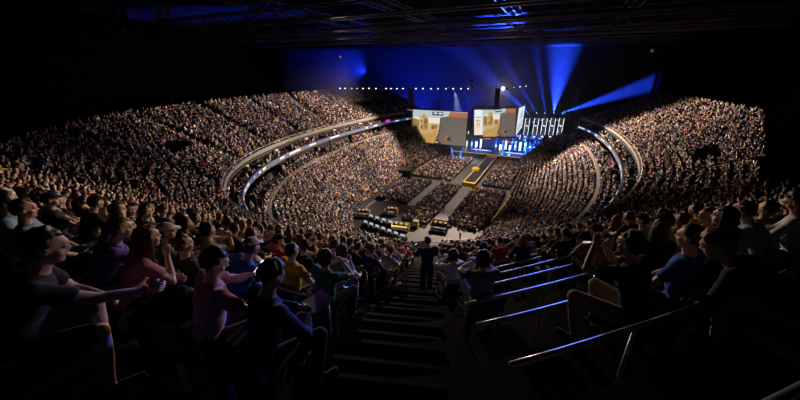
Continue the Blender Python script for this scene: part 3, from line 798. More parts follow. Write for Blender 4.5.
# ------------------------------------------------------------------ hanging video screens
def emat(name, col, s, noise=0., scale=.6):
    m = bpy.data.materials.new(name); m.use_nodes = True; nt = m.node_tree; b = nt.nodes['Principled BSDF']
    b.inputs['Base Color'].default_value = (.02, .02, .02, 1); b.inputs['Roughness'].default_value = .5; b.inputs['Emission Strength'].default_value = s
    b.inputs['Emission Color'].default_value = (*col, 1)
    if noise:
        tc = nt.nodes.new('ShaderNodeTexCoord'); tx = nt.nodes.new('ShaderNodeTexNoise'); tx.inputs['Scale'].default_value = scale; tx.inputs['Detail'].default_value = 5
        mx = nt.nodes.new('ShaderNodeMix'); mx.data_type = 'RGBA'
        mx.inputs[6].default_value = tuple(v*(1-noise) for v in col)+(1,); mx.inputs[7].default_value = tuple(v*(1+noise) for v in col)+(1,)
        nt.links.new(tc.outputs['Object'], tx.inputs['Vector']); nt.links.new(tx.outputs['Fac'], mx.inputs[0]); nt.links.new(mx.outputs[2], b.inputs['Emission Color'])
    return m
E_ = {'sky': emat('screen_sky', (.5, .6, .62), 1., .12, .15), 'sky2': emat('screen_haze', (.85, .78, .62), 1.), 'sand': emat('screen_sand', (.55, .31, .09), 1., .35, .8), 'house': emat('screen_house', (.36, .2, .055), 1., .4, .7),
      'house_l': emat('screen_plaster', (.6, .42, .2), 1., .25, .8), 'shade': emat('screen_shade', (.12, .07, .03), 1.), 'wall': emat('screen_wall', (.15, .125, .11), 1., .12, .3), 'wall2': emat('screen_wall_edge', (.09, .075, .068), 1.),
      'brick': emat('screen_brick', (.42, .15, .06), 1., .3, .8), 'hud': emat('screen_bar', (.02, .03, .12), 1.), 'hudr': emat('screen_red', (.5, .04, .04), 1.), 'white': emat('screen_white', (.85, .88, .95), 1.), 'glow': emat('screen_margin', (.5, .62, .8), 1., .3, .4),
      'orange': emat('screen_orange', (.8, .4, .12), 1.), 'dkblue': emat('screen_navy', (.01, .02, .08), 1.), 'gun': emat('screen_dark', (.035, .03, .03), 1.), 'skin': emat('screen_tan', (.3, .16, .08), 1.)}
EK = list(E_); EL = [E_[k] for k in EK]
def picture(root, name, org, ex, ez, nrm, polys):
    """flat picture: polygons in screen fractions, each a hair in front of the one before"""
    m = MB()
    for i, (k, pts) in enumerate(polys):
        P = [org+ex*u+ez*v+nrm*(.004*(i+1)) for u, v in pts]; m.add(P, [tuple(range(len(P)))], EK.index(k))
    return m.obj(name, EL, root)
R4 = lambda a, b, c_, d: [(a, b), (c_, b), (c_, d), (a, d)]
SCENE = [('sky', R4(0, 0, 1, 1)), ('sky2', R4(0, .62, .6, .78)),
         ('house', [(0, .4), (.13, .4), (.13, .7), (.02, .74), (0, .72)]), ('house_l', [(.12, .42), (.29, .42), (.29, .78), (.25, .86), (.19, .9), (.13, .78)]), ('house', [(.2, .42), (.3, .42), (.3, .74), (.22, .78)]),
         ('house_l', [(.29, .42), (.5, .44), (.5, .62), (.29, .62)]), ('house', [(.04, .42), (.1, .42), (.1, .55), (.04, .55)]), ('house', [(.36, .44), (.47, .45), (.47, .58), (.36, .57)]),
         ('shade', R4(.05, .44, .075, .55)), ('shade', R4(.16, .43, .19, .54)), ('shade', R4(.16, .62, .185, .7)), ('shade', R4(.235, .6, .26, .7)), ('shade', R4(.38, .45, .41, .53)), ('shade', R4(.2, .79, .23, .83)),
         ('sand', [(0, 0), (.5, 0), (.5, .44), (.3, .42), (0, .42)]), ('house_l', [(0, .2), (.3, .3), (.44, .41), (.3, .42), (0, .34)]),
         ('wall', [(.42, 0), (1, 0), (1, .84), (.62, .84), (.52, .8), (.5, .34), (.46, .2)]), ('wall2', [(.46, .2), (.5, .34), (.52, .8), (.54, .8), (.53, .33), (.5, .18)]), ('brick', [(.66, .84), (1, .84), (1, .98), (.68, .98)]), ('sky', [(.55, .84), (.66, .84), (.69, .98), (.55, .98)]),
         ('hud', R4(.37, .86, .57, .96)), ('white', R4(.4, .9, .46, .94)), ('white', R4(.49, .9, .55, .94)), ('gun', [(.43, 0), (.56, 0), (.55, .12), (.47, .15)]), ('hudr', R4(.5, .08, .56, .14)), ('white', R4(.45, .04, .49, .07)),
         ('skin', [(.62, .08), (.69, .1), (.72, .2), (.66, .3), (.62, .22)]), ('gun', [(.655, .14), (.74, .12), (.73, .22), (.68, .25)])]
def screen(label, tl, tr, bl, br, polys, depth=.7):
    tl, tr, bl, br = map(np.array, (tl, tr, bl, br)); org = bl; ex = br-bl; ez = tl-bl; c = (tl+tr+bl+br)/4
    n = np.cross(ex, ez); n /= np.linalg.norm(n)
    if n[1] > 0: n = -n
    root = thing('video_screen', label, 'screen', c); o0 = org-c; u = ex/np.linalg.norm(ex); w = np.linalg.norm(ex); hh = np.linalg.norm(ez); zz = ez/hh
    m = MB(); mid = o0+ex/2+ez/2
    m.box(mid-n*depth*.5, (w+.3, depth-.02, hh+.3), axes=[u, n, zz]); m.obj('housing', M['dark'], root)
    fr = MB()
    for a, b_ in ((o0, o0+ex), (o0+ez, o0+ez+ex), (o0, o0+ez), (o0+ex, o0+ex+ez)): fr.box((a+b_)/2+n*.02, tuple(np.abs([np.linalg.norm((b_-a)@u[:, None] if False else [(b_-a)@u])+.12, .12, np.linalg.norm([(b_-a)@zz])+.12])), axes=[u, n, zz])
    fr.obj('screen_frame', M['stage_black'], root)
    picture(root, 'display', o0+n*.01, ex, ez, n, polys)
    for f in (.12, .5, .88):
        cb = MB(); p = o0+ez+ex*f-n*depth*.5; cb.tube([p, (p[0], p[1], 38.4-c[2])], .035, 6); cb.obj('hoist_cable', M['dark'], root)
    return root, o0, ex, ez, n
s1 = screen('large left video screen showing a sandy village street and grey wall', (-26.8, 30, 17.7), (-6.9, 30, 17.7), (-26.8, 30, 6.2), (-6.9, 30, 6.2), SCENE)
# angled return panel on its left
A = at_y(404, 108.5, 36); B_ = at_y(405, 126, 36)
root = s1[0]; c0 = np.array(root.location)
m = MB(); P = [np.array(p)-c0 for p in ((-26.9, 30.1, 17.6), tuple(A), tuple(B_), (-26.9, 30.1, 6.4))]
m.add(P, [(0, 1, 2, 3)], 0); Q = [P[0]*.7+P[1]*.3, P[0]*.2+P[1]*.8, P[3]*.2+P[2]*.8, P[3]*.7+P[2]*.3]
off_ = np.array([.03, -.02, 0]); m.add([q*1+off_ for q in (P[0]*.45+P[1]*.55, P[1], P[2], P[3]*.45+P[2]*.55)], [(0, 1, 2, 3)], 1)
m.add([p+np.array([-.5, .5, 0]) for p in P], [(3, 2, 1, 0)], 2); o = m.obj('return_panel', [E_['wall'], E_['sky2'], M['dark']], root)
rs = [('glow', R4(0, 0, 1, 1)), ('white', R4(.015, .03, .22, .97)), ('sky2', R4(.03, .05, .2, .45)), ('orange', [(.06, .52), (.18, .55), (.18, .6), (.06, .58)]), ('orange', [(.08, .4), (.17, .42), (.16, .48), (.08, .46)]), ('orange', R4(.1, .3, .12, .62)), ('orange', R4(.15, .28, .165, .6)),
      ('house_l', R4(.05, .66, .19, .7))]+[(k, [(.24+.76*u, v) for u, v in pts]) for k, pts in SCENE]
a = at_y(473, 109, 30); b_ = at_y(473, 136, 30); c_ = at_y(518.5, 107, 36.5); d_ = at_y(518.5, 137.5, 36.5)
zt, zb = (a[2]+c_[2])/2, (b_[2]+d_[2])/2
s2 = screen('smaller right video screen showing a sandy street beside a white panel', (a[0], a[1], zt), (c_[0], c_[1], zt), (b_[0], a[1], zb), (c_[0], c_[1], zb), rs)
root = s2[0]; c0 = np.array(root.location); A = at_y(525, 106.5, 43)
m = MB(); P = [np.array(p)-c0 for p in ((c_[0]+.2, c_[1]+.1, zt), (A[0], 43, zt+.2), (A[0], 43, zb+2.4), (c_[0]+.2, c_[1]+.1, zb))]
m.add(P, [(0, 1, 2, 3)], 0); dl = np.array([.05, -.01, 0]); Lp = lambda u, v: (P[3]*(1-v)+P[0]*v)*(1-u)+(P[2]*(1-v)+P[1]*v)*u+dl
m.add([Lp(.1, .1), Lp(.9, .1), Lp(.9, .45), Lp(.1, .4)], [(0, 1, 2, 3)], 1); m.add([Lp(.3, .5), Lp(.8, .55), Lp(.7, .85), Lp(.35, .8)], [(0, 1, 2, 3)], 2)
m.add([p+np.array([-.5, .2, 0]) for p in P], [(3, 2, 1, 0)], 3); m.obj('return_panel', [E_['white'], E_['glow'], E_['sky'], M['dark']], root)

# ------------------------------------------------------------------ ribbon display
t_r = np.linspace(.86, -PI-.86, 900); c = cut(se(t_r, -1.88), 36); c2 = cut(se(t_r, -1.98), 36)
m = MB(); col = [0]*len(c); i = 0; rg = random.Random(5)
while i < len(c)-1:
    kind = rg.choices([0, 1, 2], [.6, .36, .04])[0]; L = rg.randint(2, 9) if kind != 2 else 2
    for j in range(i, min(len(c), i+L)): col[j] = kind
    i += L
for i in range(len(c)-1):
    P = [(*c[i], 14.02), (*c[i+1], 14.02), (*c[i+1], 14.66), (*c[i], 14.66)]; m.add(P, [(0, 1, 2, 3)], 0)
    if col[i]:
        P = [(*c2[i], 14.14), (*c2[i+1], 14.14), (*c2[i+1], 14.54), (*c2[i], 14.54)]; m.add(P, [(0, 1, 2, 3)], col[i])
rb = m.obj('ribbon_display', [M['ribbon_blue'], M['ribbon_white'], M['ribbon_yellow']]); tag(rb, 'long blue and white ribbon display running around the suite balcony', 'display')
m = MB(); m.strip(cut(se(t_r, -1.86), 36), 14.68, cut(se(t_r, -1.6), 36), 14.68); m.strip(cut(se(t_r, -1.6), 36), 13.98, cut(se(t_r, -1.6), 36), 14.68); m.obj('ribbon_housing', M['dark'], rb)
for px, py, z, mt, lab, nm in ((372, 119.5, 14.9, 'pink', 'glowing magenta sign above the ribbon display', 'sign'), (356, 134.5, 12.2, 'red', 'red banner hanging under the ribbon display beside the pillar', 'banner'), (336, 138, 12.2, 'red', 'smaller red banner hanging left of the other red banner', 'banner'), (606, 163, 12.6, 'red', 'red banner under the ribbon display on the right stand', 'banner')):
    d = ray(px, py); P = at_z(px, py, z); D = off(P[0], P[1]); e = .05
    n = np.array([off(P[0]+e, P[1])-off(P[0]-e, P[1]), off(P[0], P[1]+e)-off(P[0], P[1]-e)]); n /= np.linalg.norm(n)
    L = {'pink': (2.4, .9), 'red': (4.2, .9)}[mt]; P[:2] -= n*(D+2.1)
    t = thing(nm, lab, nm, (P[0], P[1], z), math.atan2(n[1], n[0])-PI/2)
    m = MB(); m.box((0, 0, 0), (L[0], .1, L[1])); m.obj('panel', M[mt], t); m = MB(); m.box((0, 0, L[1]/2+.04), (L[0]+.1, .16, .08)); m.obj('top_bar', M['dark'], t)

# ------------------------------------------------------------------ trusses, speakers, lamps
def truss(label, A, B, w=.6, bays=None, name='lighting_truss'):
    A, B = np.array(A, float), np.array(B, float); d = B-A; L = np.linalg.norm(d); u = d/L
    s = np.cross(u, [0, 0, 1.]); s /= np.linalg.norm(s)+1e-9; v = np.cross(s, u); n = bays or max(4, int(L/(w*1.6)))
    t = thing(name, label, 'truss', A); cr = [s*a*w/2+v*b_*w/2 for a, b_ in ((-1, -1), (1, -1), (1, 1), (-1, 1))]
    for c_ in cr:
        m = MB(); m.tube([c_, c_+d], .045*w/.6, 6); m.obj('chord', M['truss'], t)
    m = MB()
    for i in range(n):
        for j in range(4):
            a, b_ = cr[j], cr[(j+1) % 4]
            if i % 2: a, b_ = b_, a
            m.tube([a+d*i/n, b_+d*(i+1)/n], .024*w/.6, 5, cap=False)
    m.obj('brace', M['truss'], t); return t
def aim(o, d):
    o.rotation_mode = 'QUATERNION'; o.rotation_quaternion = Vector([float(x) for x in d]).to_track_quat('-Z', 'Y')
def lamp(loc, d, lens, label, group=None, size=.22, name='stage_lamp'):
    """moving-head lamp: yoke, head, lens; head points along d"""
    t = thing(name, label, 'lamp', loc, 0, group); aim(t, d)
    m = MB(); m.tube([(0, 0, size*1.4), (0, 0, size*.4), (0, 0, -size*.8)], [size*.55, size*.8, size], 12); m.obj('lamp_head', M['dark'], t, True)
    m = MB(); m.tube([(0, 0, -size*.82), (0, 0, -size*.95)], [size*.93, size*.88], 12); m.obj('lens', M[lens], t)
    m = MB()
    for s in (-1, 1): m.box((s*size*1.15, 0, size*.5), (size*.16, size*.4, size*1.7))
    m.box((0, 0, size*1.5), (size*2.5, size*.5, size*.25)); m.obj('yoke', M['dark'], t)
    return t
def spot(name, loc, d, energy, col, ang, blend=.4, r=.15):
    l = bpy.data.lights.new(name, 'SPOT'); l.energy = energy; l.color = col; l.spot_size = math.radians(ang); l.spot_blend = blend; l.shadow_soft_size = r
    o = bpy.data.objects.new(name, l); COL.objects.link(o); o.location = [float(v) for v in loc]; aim(o, d); return o
def speakers(label, p, n=9, w=1.2, h=.42, yaw=0., curve=.05):
    t = thing('speaker_array', label, 'speaker', p, yaw); y, z, a = 0., 0., 0.
    m = MB(); m.box((0, .1, .12), (w+.1, .9, .12)); m.obj('fly_bar', M['truss'], t)
    for i in range(n):
        a = curve*i; z -= h; y += math.sin(a)*h*.7
        m = MB(); ax = [(1, 0, 0), (0, math.cos(a), math.sin(a)), (0, -math.sin(a), math.cos(a))]
        m.box((0, y, z+h*.5), (w, .7, h*.94), axes=ax); c_ = m.obj('cabinet', M['cabinet'], t)
        m = MB(); m.box((0, y-.36*math.cos(a), z+h*.5-.36*math.sin(a)), (w*.92, .03, h*.8), axes=ax); m.obj('grille', M['grille'], c_)
    m = MB()
    for s in (-.4, .4): m.tube([(s*w, .1, .15), (s*w, .1, 38.4-p[2])], .03, 5)
    m.obj('hoist_cable', M['dark'], t); return t
speakers('black speaker array hanging above the left edge of the large screen', at_y(411, 88.5, 29), 12, 1.9, .52)
speakers('black speaker array hanging beside the bright lamp above the small screen', at_y(498, 88.5, 29), 12, 1.4, .5)
def along(px, py, k): return CAM+ray(px, py)*k
speakers('black speaker array hanging over the upper left stand', along(333, 86.5, 100), 8, 2.3, .52, .5)
speakers('tall speaker array hanging right of the light ladders', along(577, 92, 108), 12, 1.5, .5, -.3)
speakers('small speaker array hanging above the right stand edge', along(629, 87, 104), 8, 1.2, .45, -.5)
TA = at_y(500, 88.5, 44); TB = at_y(338, 88, 22)
truss('long lamp truss running left above the large screen', TA+np.array([0, 0, .5]), TB+np.array([0, 0, .5]))
truss('short truss right of the bright white lamp', at_y(501, 88, 44), at_y(533, 84, 46), .7)
for i, px in enumerate((340, 345, 352, 357, 363, 369, 376, 386, 391, 397, 403, 416, 423, 431, 438, 446, 453, 461, 468)):
    f = (px-500)/(338-500); zc0 = (TA-CAM)@FW; zc1 = (TB-CAM)@FW; g = f*zc0/(f*zc0+(1-f)*zc1)
    P = TA*(1-g)+TB*g
    lamp(P, (.25, -.55, -.5), 'lens', '%s white lamp from the left along the long truss' % ORD[i], 'white lamps on the long truss', .2)
hotp = at_y(503, 88.5, 43.5)
lamp(hotp, CAM-hotp, 'lens_hot', 'brightest white lamp glaring above the small screen', None, .5)
for i, px in enumerate((509, 514, 520, 526)): lamp(at_y(px, 88.5-(px-503)*.12, 44.8), (.2, -.6, -.6), 'lens', '%s white lamp right of the brightest lamp' % ORD[i], 'white lamps on the short truss', .16)
k_ = 0
for y in range(-46, 56, 9):
    hw = 20+38*math.sqrt(max(0, 1-((y-4)/75)**2)); k_ += 1
    truss('%s roof truss crossing below the ceiling, counted from the near end' % ORD[k_-1], (-hw, y, 36 if y < -15 else 39), (hw, y, 36 if y < -15 else 39), 1.4, 40, 'roof_truss')
for i, x in enumerate((-26, -8, 10, 28)): truss('lengthwise roof truss, %s from the left wall' % ORD[i], (x, -50, 40.2), (x, 58, 40.2), 1.4, 46, 'roof_truss')
# light ladders beside the stage
LADX = [528, 537, 545.3, 553.6, 562]; YB = 50.
truss('upper truss carrying the five light ladders', at_y(520, 116, YB), at_y(567, 117, YB), .6)
truss('lower truss below the five light ladders', at_y(521, 141, YB), at_y(566, 142, YB), .6)
BEAM = [(-.75, -.1, .62), (-.62, -.1, .8), (-.3, 0, 1.), (-.02, 0, 1), (.95, -.12, .42)]
for i, px in enumerate(LADX):
    top = at_y(px, 118, YB-.5); bot = at_y(px, 138.5, YB-.5); x = top[0]; H_ = top[2]-bot[2]
    t = thing('light_ladder', '%s hanging light ladder from the left beside the stage' % ORD[i], 'light', (x, YB-.5, bot[2]), 0, 'light ladders')
    for s in (-1, 1):
        m = MB(); m.box((s*.72, 0, H_/2), (.2, .25, H_)); f_ = m.obj('side_frame', M['dark'], t)
        m = MB()
        m.box((s*.72, -.14, H_*.58), (.13, .05, H_*.82))
        m.obj('light_strip', M['led_white'], f_)
    m = MB()
    for q in range(7): m.tube([(-.72, 0, H_*q/7), (.72 if q % 2 else 0., 0, H_*(q+1)/7)], .05, 5); m.tube([(.72, 0, H_*q/7), (-.72 if not q % 2 else 0., 0, H_*(q+1)/7)], .04, 5)
    m.obj('lattice', M['lattice_glow'], t)  # lattice is no lamp; its lit look is put in as glow
    for q in (.0, .33, .66, 1.): m = MB(); m.box((0, 0, H_*q), (1.6, .2, .1)); m.obj('rung', M['truss'], t)
    for q in (.08, .62):
        m = MB(); m.box((0, -.15, H_*q), (.75, .1, .28)); m.obj('light_panel', M['led_white'], t)
    b0 = at_y(px, 113.5, YB-.8)
    lamp(b0, BEAM[i], 'lens_blue', '%s blue beam lamp above the light ladders' % ORD[i], 'blue beam lamps above the ladders', .2)
    b1 = at_y(px+2, 142.5, YB-.8)
    lamp(b1, (-.25+.05*i, -.4, -1), 'lens_blue', '%s blue lamp on the truss below the light ladders' % ORD[i], 'blue lamps below the ladders', .16)
for i, (px, py) in enumerate(((533, 122), (541.5, 120), (549.5, 121), (558, 120), (533, 130), (549.5, 129), (558, 132))):
    lamp(at_y(px, py, YB), (0, -1, -.1), 'lens_blue', 'small blue lamp between two light ladders', 'small blue lamps among the ladders', .11)

d_ = np.array(BEAM[4]); p_ = at_y(LADX[4], 113, YB-1.1); p_ = p_+d_*((45.4-p_[0])/d_[0]); mb = MB(); mb.box(p_, (.2, 13, 13)); struct(mb, 'beam_stop', M['drape'])  # added black panel that ends the right beam and hides its wall spot
# ------------------------------------------------------------------ stage
def emat0(n): return emat(n, (.01, .05, .4), .5, .8, .5)
SX0, SX1 = -15., 19.
st_ = thing('stage', 'black main stage with lit front edge at the far floor end', 'stage', (2, 48, 0))
m = MB(); m.box((0, 0, .75), (SX1-SX0, 12, 1.5)); m.obj('stage_deck', M['stage_black'], st_)
m = MB(); m.box((0, -6.05, 1.42), (SX1-SX0, .08, .14)); m.obj('edge_light', M['led_warm'], st_)
m = MB(); m.box((0, -6.04, .7), (SX1-SX0, .06, 1.0)); m.obj('front_panel', M['stage_black'], st_)
rg = random.Random(3)
bw = thing('backdrop_wall', 'wide dim blue backdrop behind the glowing stage panels', 'backdrop', (3, 53.4, 1.5)); m = MB(); m.box((0, 0, 3.6), (27, .25, 7.2)); m.obj('backdrop_panel', emat0('backdrop_blue'), bw); m = MB(); m.box((0, 0, 7.3), (27.4, .4, .2)); m.obj('backdrop_truss', M['truss'], bw)
n_ = 0
for i, px in enumerate(np.linspace(466, 544, 17)):
    P = at_y(px, 150, 51)
    if 485 < px < 492: continue
    h = rg.uniform(2.2, 4.2); w = rg.uniform(.55, 1.0)
    t = thing('led_column', '%s glowing panel from the left across the stage back' % ORD[n_], 'led column', (P[0], 51+rg.uniform(-1, 1), 1.5), 0, 'glowing panels on the stage'); n_ += 1
    m = MB(); m.box((0, .12, h/2), (w+.15, .2, h)); m.obj('panel_frame', M['dark'], t)
    m = MB(); m.box((0, 0, h*.5), (w, .05, h*.94)); m.obj('panel_glow', M[rg.choice(['led_blue', 'led_blue', 'led_cyan', 'led_white'])], t)
    m = MB(); m.box((0, -.05, h*rg.uniform(.3, .7)), (w*.9, .06, h*.2)); m.obj('panel_accent', M['led_white'], t)
for i, (x0, x1) in enumerate(((-8.5, -.6), (3.4, 12.))):
    t = thing('player_desk', 'long gaming desk on the %s half of the stage' % ('left' if not i else 'right'), 'desk', ((x0+x1)/2, 46.5, 1.5)); W2 = x1-x0
    m = MB(); m.box((0, 0, .74), (W2, .9, .06)); m.obj('desk_top', M['stage_black'], t)
    m = MB(); m.box((0, -.4, .42), (W2, .06, .6)); m.obj('desk_front', M['led_blue'], t); m = MB(); m.box((0, -.45, .42), (W2*.7, .04, .12)); m.obj('desk_stripe', M['led_white'], t)
    for s in (-1, 1): m = MB(); m.box((s*(W2/2-.06), 0, .36), (.1, .8, .72)); m.obj('leg', M['stage_black'], t)
    for q in range(5):
        x = x0+(q+.5)*W2/5
        mo = thing('monitor', '%s monitor from the left on the %s gaming desk' % (ORD[q], 'left' if not i else 'right'), 'monitor', (x, 46.5, 2.27), 0, 'monitors on the gaming desks')
        m = MB(); m.box((0, 0, .36), (.75, .06, .45)); m.obj('monitor_back', M['dark'], mo); m = MB(); m.box((0, .035, .36), (.7, .01, .4)); m.obj('screen', M['monitor'], mo)
        m = MB(); m.box((0, .02, .08), (.08, .05, .16)); m.box((0, .04, .01), (.3, .2, .02)); m.obj('monitor_stand', M['dark'], mo)
        vi = (0, 3, 6)[q % 3]
        make_person(vi, (x, 47.5, 1.5), PI, SKIN[q % 3], HAIR[q % 2], CLOTH['white' if i else 'black'], CLOTH['black'], CLOTH['black'], '%s player from the left seated at the %s gaming desk' % (ORD[q], 'left' if not i else 'right'), 'players on the stage')
        make_seat((x, 47.5, 1.5), PI, '%s chair from the left at the %s gaming desk' % (ORD[q], 'left' if not i else 'right'), 'chairs on the stage')
n_ = 0
for i, px in enumerate(np.linspace(468, 541, 21)):
    P = at_y(px, 145, 50.6); h = rg.uniform(1.0, 2.4)
    t = thing('led_strip', '%s hanging light strip from the left above the stage panels' % ORD[n_], 'light strip', (P[0], 49.6, 8.9-h-rg.uniform(0, 1.2)), 0, 'hanging strips above the stage'); n_ += 1
    m = MB(); m.box((0, .06, h/2), (.3, .08, h)); m.obj('strip_back', M['dark'], t); m = MB(); m.box((0, 0, h/2), (.2, .04, h*.94)); m.obj('strip_glow', M[rg.choice(['led_white', 'led_blue', 'led_cyan'])], t)
    if i % 2: m = MB(); m.box((.55, 0, h*.4), (.7, .06, .16)); m.obj('cross_strip', M['led_white'], t)
for i, (pa, pb, py) in enumerate(((480, 491, 138.), (503, 515, 141.5))):
    a, b_ = at_y(pa, py, 49), at_y(pb, py, 49); t = truss('short warm lit truss on the %s above the stage' % ('left' if not i else 'right'), a, b_, .5)
    m = MB(); m.box((np.array(b_)-a)/2+np.array([0, -.3, -.1]), (abs(b_[0]-a[0]), .08, .2)); m.obj('light_bar', M['led_warm'], t)
truss('overhead truss across the whole stage above the panels', (SX0+3, 49.6, 9.2), (SX1, 49.6, 9.2), .6)
# runway from the stage into the floor
ra, rbp = at_z(461, 182, 1.), at_z(473, 184, 1.); rc, rd = at_z(487.5, 157, 1.), at_z(497, 158.5, 1.)
xL, xR = (ra[0]+rc[0])/2, (rbp[0]+rd[0])/2; y0, y1 = (ra[1]+rbp[1])/2, 41.9
print('RUNWAY', ra, rbp, rc, rd)
t = thing('runway', 'black catwalk with yellow edges reaching from stage into the crowd', 'catwalk', ((xL+xR)/2, (y0+y1)/2, 0)); W2, L2 = xR-xL, y1-y0
m = MB(); m.box((0, 0, .5), (W2, L2, 1.)); m.obj('deck', M['stage_black'], t)
for s in (-1, 1): m = MB(); m.box((s*(W2/2-.12), 0, 1.03), (.28, L2, .08)); m.obj('edge_strip', mat('pale_yellow_strip', (.62, .5, .2), .6, noise=.1), t)
m = MB(); m.box((0, -L2/2-.06, .55), (W2+.2, .12, 1.2)); m.box((0, -L2/2+.5, 1.04), (W2, 1., .1)); m.obj('front_board', M['yellow'], t)
m = MB(); m.box((0, L2/2-1.2, 1.08), (W2, 2.2, .12)); m.obj('back_mat', M['yellow'], t)
P = at_z(476.5, 169.5, 1.2); b = thing('yellow_block', 'bright yellow rounded block on the catwalk', 'prop', (P[0]-.2, P[1], 1.0))
m = MB(); m.box((0, 0, .3), (2.2, 1.8, .6)); m.obj('block_base', M['yellow'], b); m = MB(); m.ball((0, 0, .6), (1., .8, .35)); m.obj('block_top', M['yellow'], b, True)
# yellow boards at the edges of the floor
def board(label, A, B_, h=1.):
    A, B_ = np.array(A[:2]), np.array(B_[:2]); d = B_-A; L = np.linalg.norm(d); t = thing('advert_board', label, 'board', (*((A+B_)/2), 0), math.atan2(d[1], d[0]))
    m = MB(); m.box((0, 0, h/2+.05), (L, .12, h)); m.obj('board_panel', M['yellow'], t)
    for s in (-.45, 0, .45): m = MB(); m.box((s*L, .25, .35), (.08, .5, .7)); m.obj('board_foot', M['dark'], t)
board('yellow board along the right edge of the floor', at_z(491, 223, .6), at_z(508, 201, .6)); board('yellow board along the left edge of the floor by the stand', at_z(415, 171, .8), at_z(428, 164, .8))
m = MB(); m.box((-10.5, -21.5, .012), (14., 17.5, .02)); struct(m, 'floor_carpet', M['dark'])
# near barrier of the floor
A, B_ = at_z(425, 243, .6), at_z(492, 240, .6); d = B_-A; L = np.linalg.norm(d[:2])
# production desks
dk = [(at_z(363, 222, .8), at_z(406, 238, .8), 7, 'front row of the production area'), (at_z(368, 216, .8), at_z(394, 224, .8), 4, 'back row of the production area')]
for i, (A, B_, n, lab) in enumerate(dk):
    d = (B_-A)[:2]; L = np.linalg.norm(d); rz = math.atan2(d[1], d[0])
    t = thing('production_desk', 'long dark desk in the '+lab, 'desk', (*((A+B_)/2)[:2], 0), rz)
    m = MB(); m.box((0, 0, .74), (L, .9, .06)); m.obj('desk_top', M['dark'], t); m = MB(); m.box((0, .42, .37), (L, .05, .72)); m.obj('desk_front', M['dark'], t)
    for s in (-1, 1): m = MB(); m.box((s*(L/2-.05), 0, .36), (.08, .8, .72)); m.obj('leg', M['dark'], t)
    for q in range(n):
        P = A+(B_-A)*(q+.5)/n
        mo = thing('monitor', '%s monitor from the left on desk in the %s' % (ORD[q], lab), 'monitor', (P[0], P[1], .77), rz+.1, 'monitors on the production desks')
        m = MB(); m.box((0, 0, .38), (.95, .06, .55)); m.obj('monitor_back', M['dark'], mo); m = MB(); m.box((0, -.035, .38), (.9, .01, .5)); m.obj('screen', M['monitor'], mo); m = MB(); m.box((0, 0, .06), (.3, .2, .12)); m.obj('monitor_stand', M['dark'], mo)
TECH = []
for A, B_, n, lab in dk:
    d = (B_-A)[:2]; rz = math.atan2(d[1], d[0])
    for q in range(n):
        P = A+(B_-A)*(q+.5)/n; nrm = np.array([math.sin(rz), -math.cos(rz)])*.95
        cn = ['black', 'white', 'charcoal', 'beige', 'red', 'grey', 'white'][(q+n) % 7]
        make_person((0, 3, 6, 8)[q % 4], (P[0]+nrm[0], P[1]+nrm[1], 0), rz, SKIN[q % 3], HAIR[q % 2], CLOTH[cn], CLOTH['black'], CLOTH['black'], 'person in %s seated at %s monitor from left, %s' % (cn, ORD[q], lab.replace(' of the production area', ' of production desks')))
        make_seat((P[0]+nrm[0], P[1]+nrm[1], 0), rz, 'dark chair at %s monitor from left, %s' % (ORD[q], lab.replace(' of the production area', ' of production desks')))
def booth(label, P, rz, wh, mt, roofm, warm):
    t = thing('booth', label, 'booth', (P[0], P[1], 0), rz); w, dd, h = wh
    m = MB(); m.box((0, 0, .2), (w, dd, .4)); m.obj('booth_floor', M['dark'], t)
    m = MB(); m.box((0, dd/2, h/2), (w, .1, h)); m.obj('back_panel', M[mt], t)
    for s in (-1, 1): m = MB(); m.box((s*w/2, dd*.2, h*.4), (.1, dd*.6, h*.8)); m.obj('side_panel', M[mt], t)
    m = MB(); m.box((0, -dd*.2, .95), (w*.9, .6, .1)); m.obj('counter', M[roofm], t)
    for s in (-.3, .0, .3): m = MB(); m.box((s*w, dd/2-.08, h*.75), (.5, .06, .28)); m.obj('light_panel', M[warm], t)
booth('low booth with orange light left of the production desks', at_z(362, 213, .9), .3, (3.2, 2.6, 1.6), 'concrete', 'concrete', 'led_warm')
booth('low booth with orange light behind the production desks', at_z(391, 211, .9), .3, (2.8, 2.6, 1.6), 'concrete', 'concrete', 'led_warm')
booth('orange lit booth near the barrier right of the production desks', at_z(439, 227, .9), .1, (3.4, 2.6, 1.9), 'concrete', 'concrete', 'led_warm')
booth('yellow booth beside the production desks', at_z(400, 226, .9), .2, (3.6, 2.4, 1.2), 'yellow', 'yellow', 'ribbon_white')
booth('small yellow booth with a white screen on the dark floor', at_z(415, 224, .9), .1, (1.2, 1.6, 1.8), 'yellow', 'dark', 'ribbon_white')
for i, (px, py, cn) in enumerate(((358, 214, 'red'), (366, 212, 'white'), (388, 211, 'white'), (395, 212, 'orange'), (434, 226, 'orange'), (443, 226, 'beige'), (349, 213, 'blue'), (450, 222, 'black'), (444, 207, 'black'), (460, 236, 'charcoal'))):
    P = at_z(px, py, .9)
    make_person(12, (P[0], P[1], .4 if i < 6 else 0), RNG.uniform(-1, 1), SKIN[i % 3], HAIR[i % 2], CLOTH[cn], CLOTH['black'], CLOTH['black'], 'person in %s top standing %s' % (cn, ['at the left orange booth', 'at the right side of the left orange booth', 'inside the booth behind the desks', 'at the right of the booth behind the desks', 'at the left of the barrier booth', 'at the right of the barrier booth', 'on the floor by the lower stand', 'on the floor beside the barrier booth', 'on the main floor aisle', 'by the near floor barrier'][i]))
A, B_ = at_z(424, 243.5, .5), at_z(515, 240, .5)
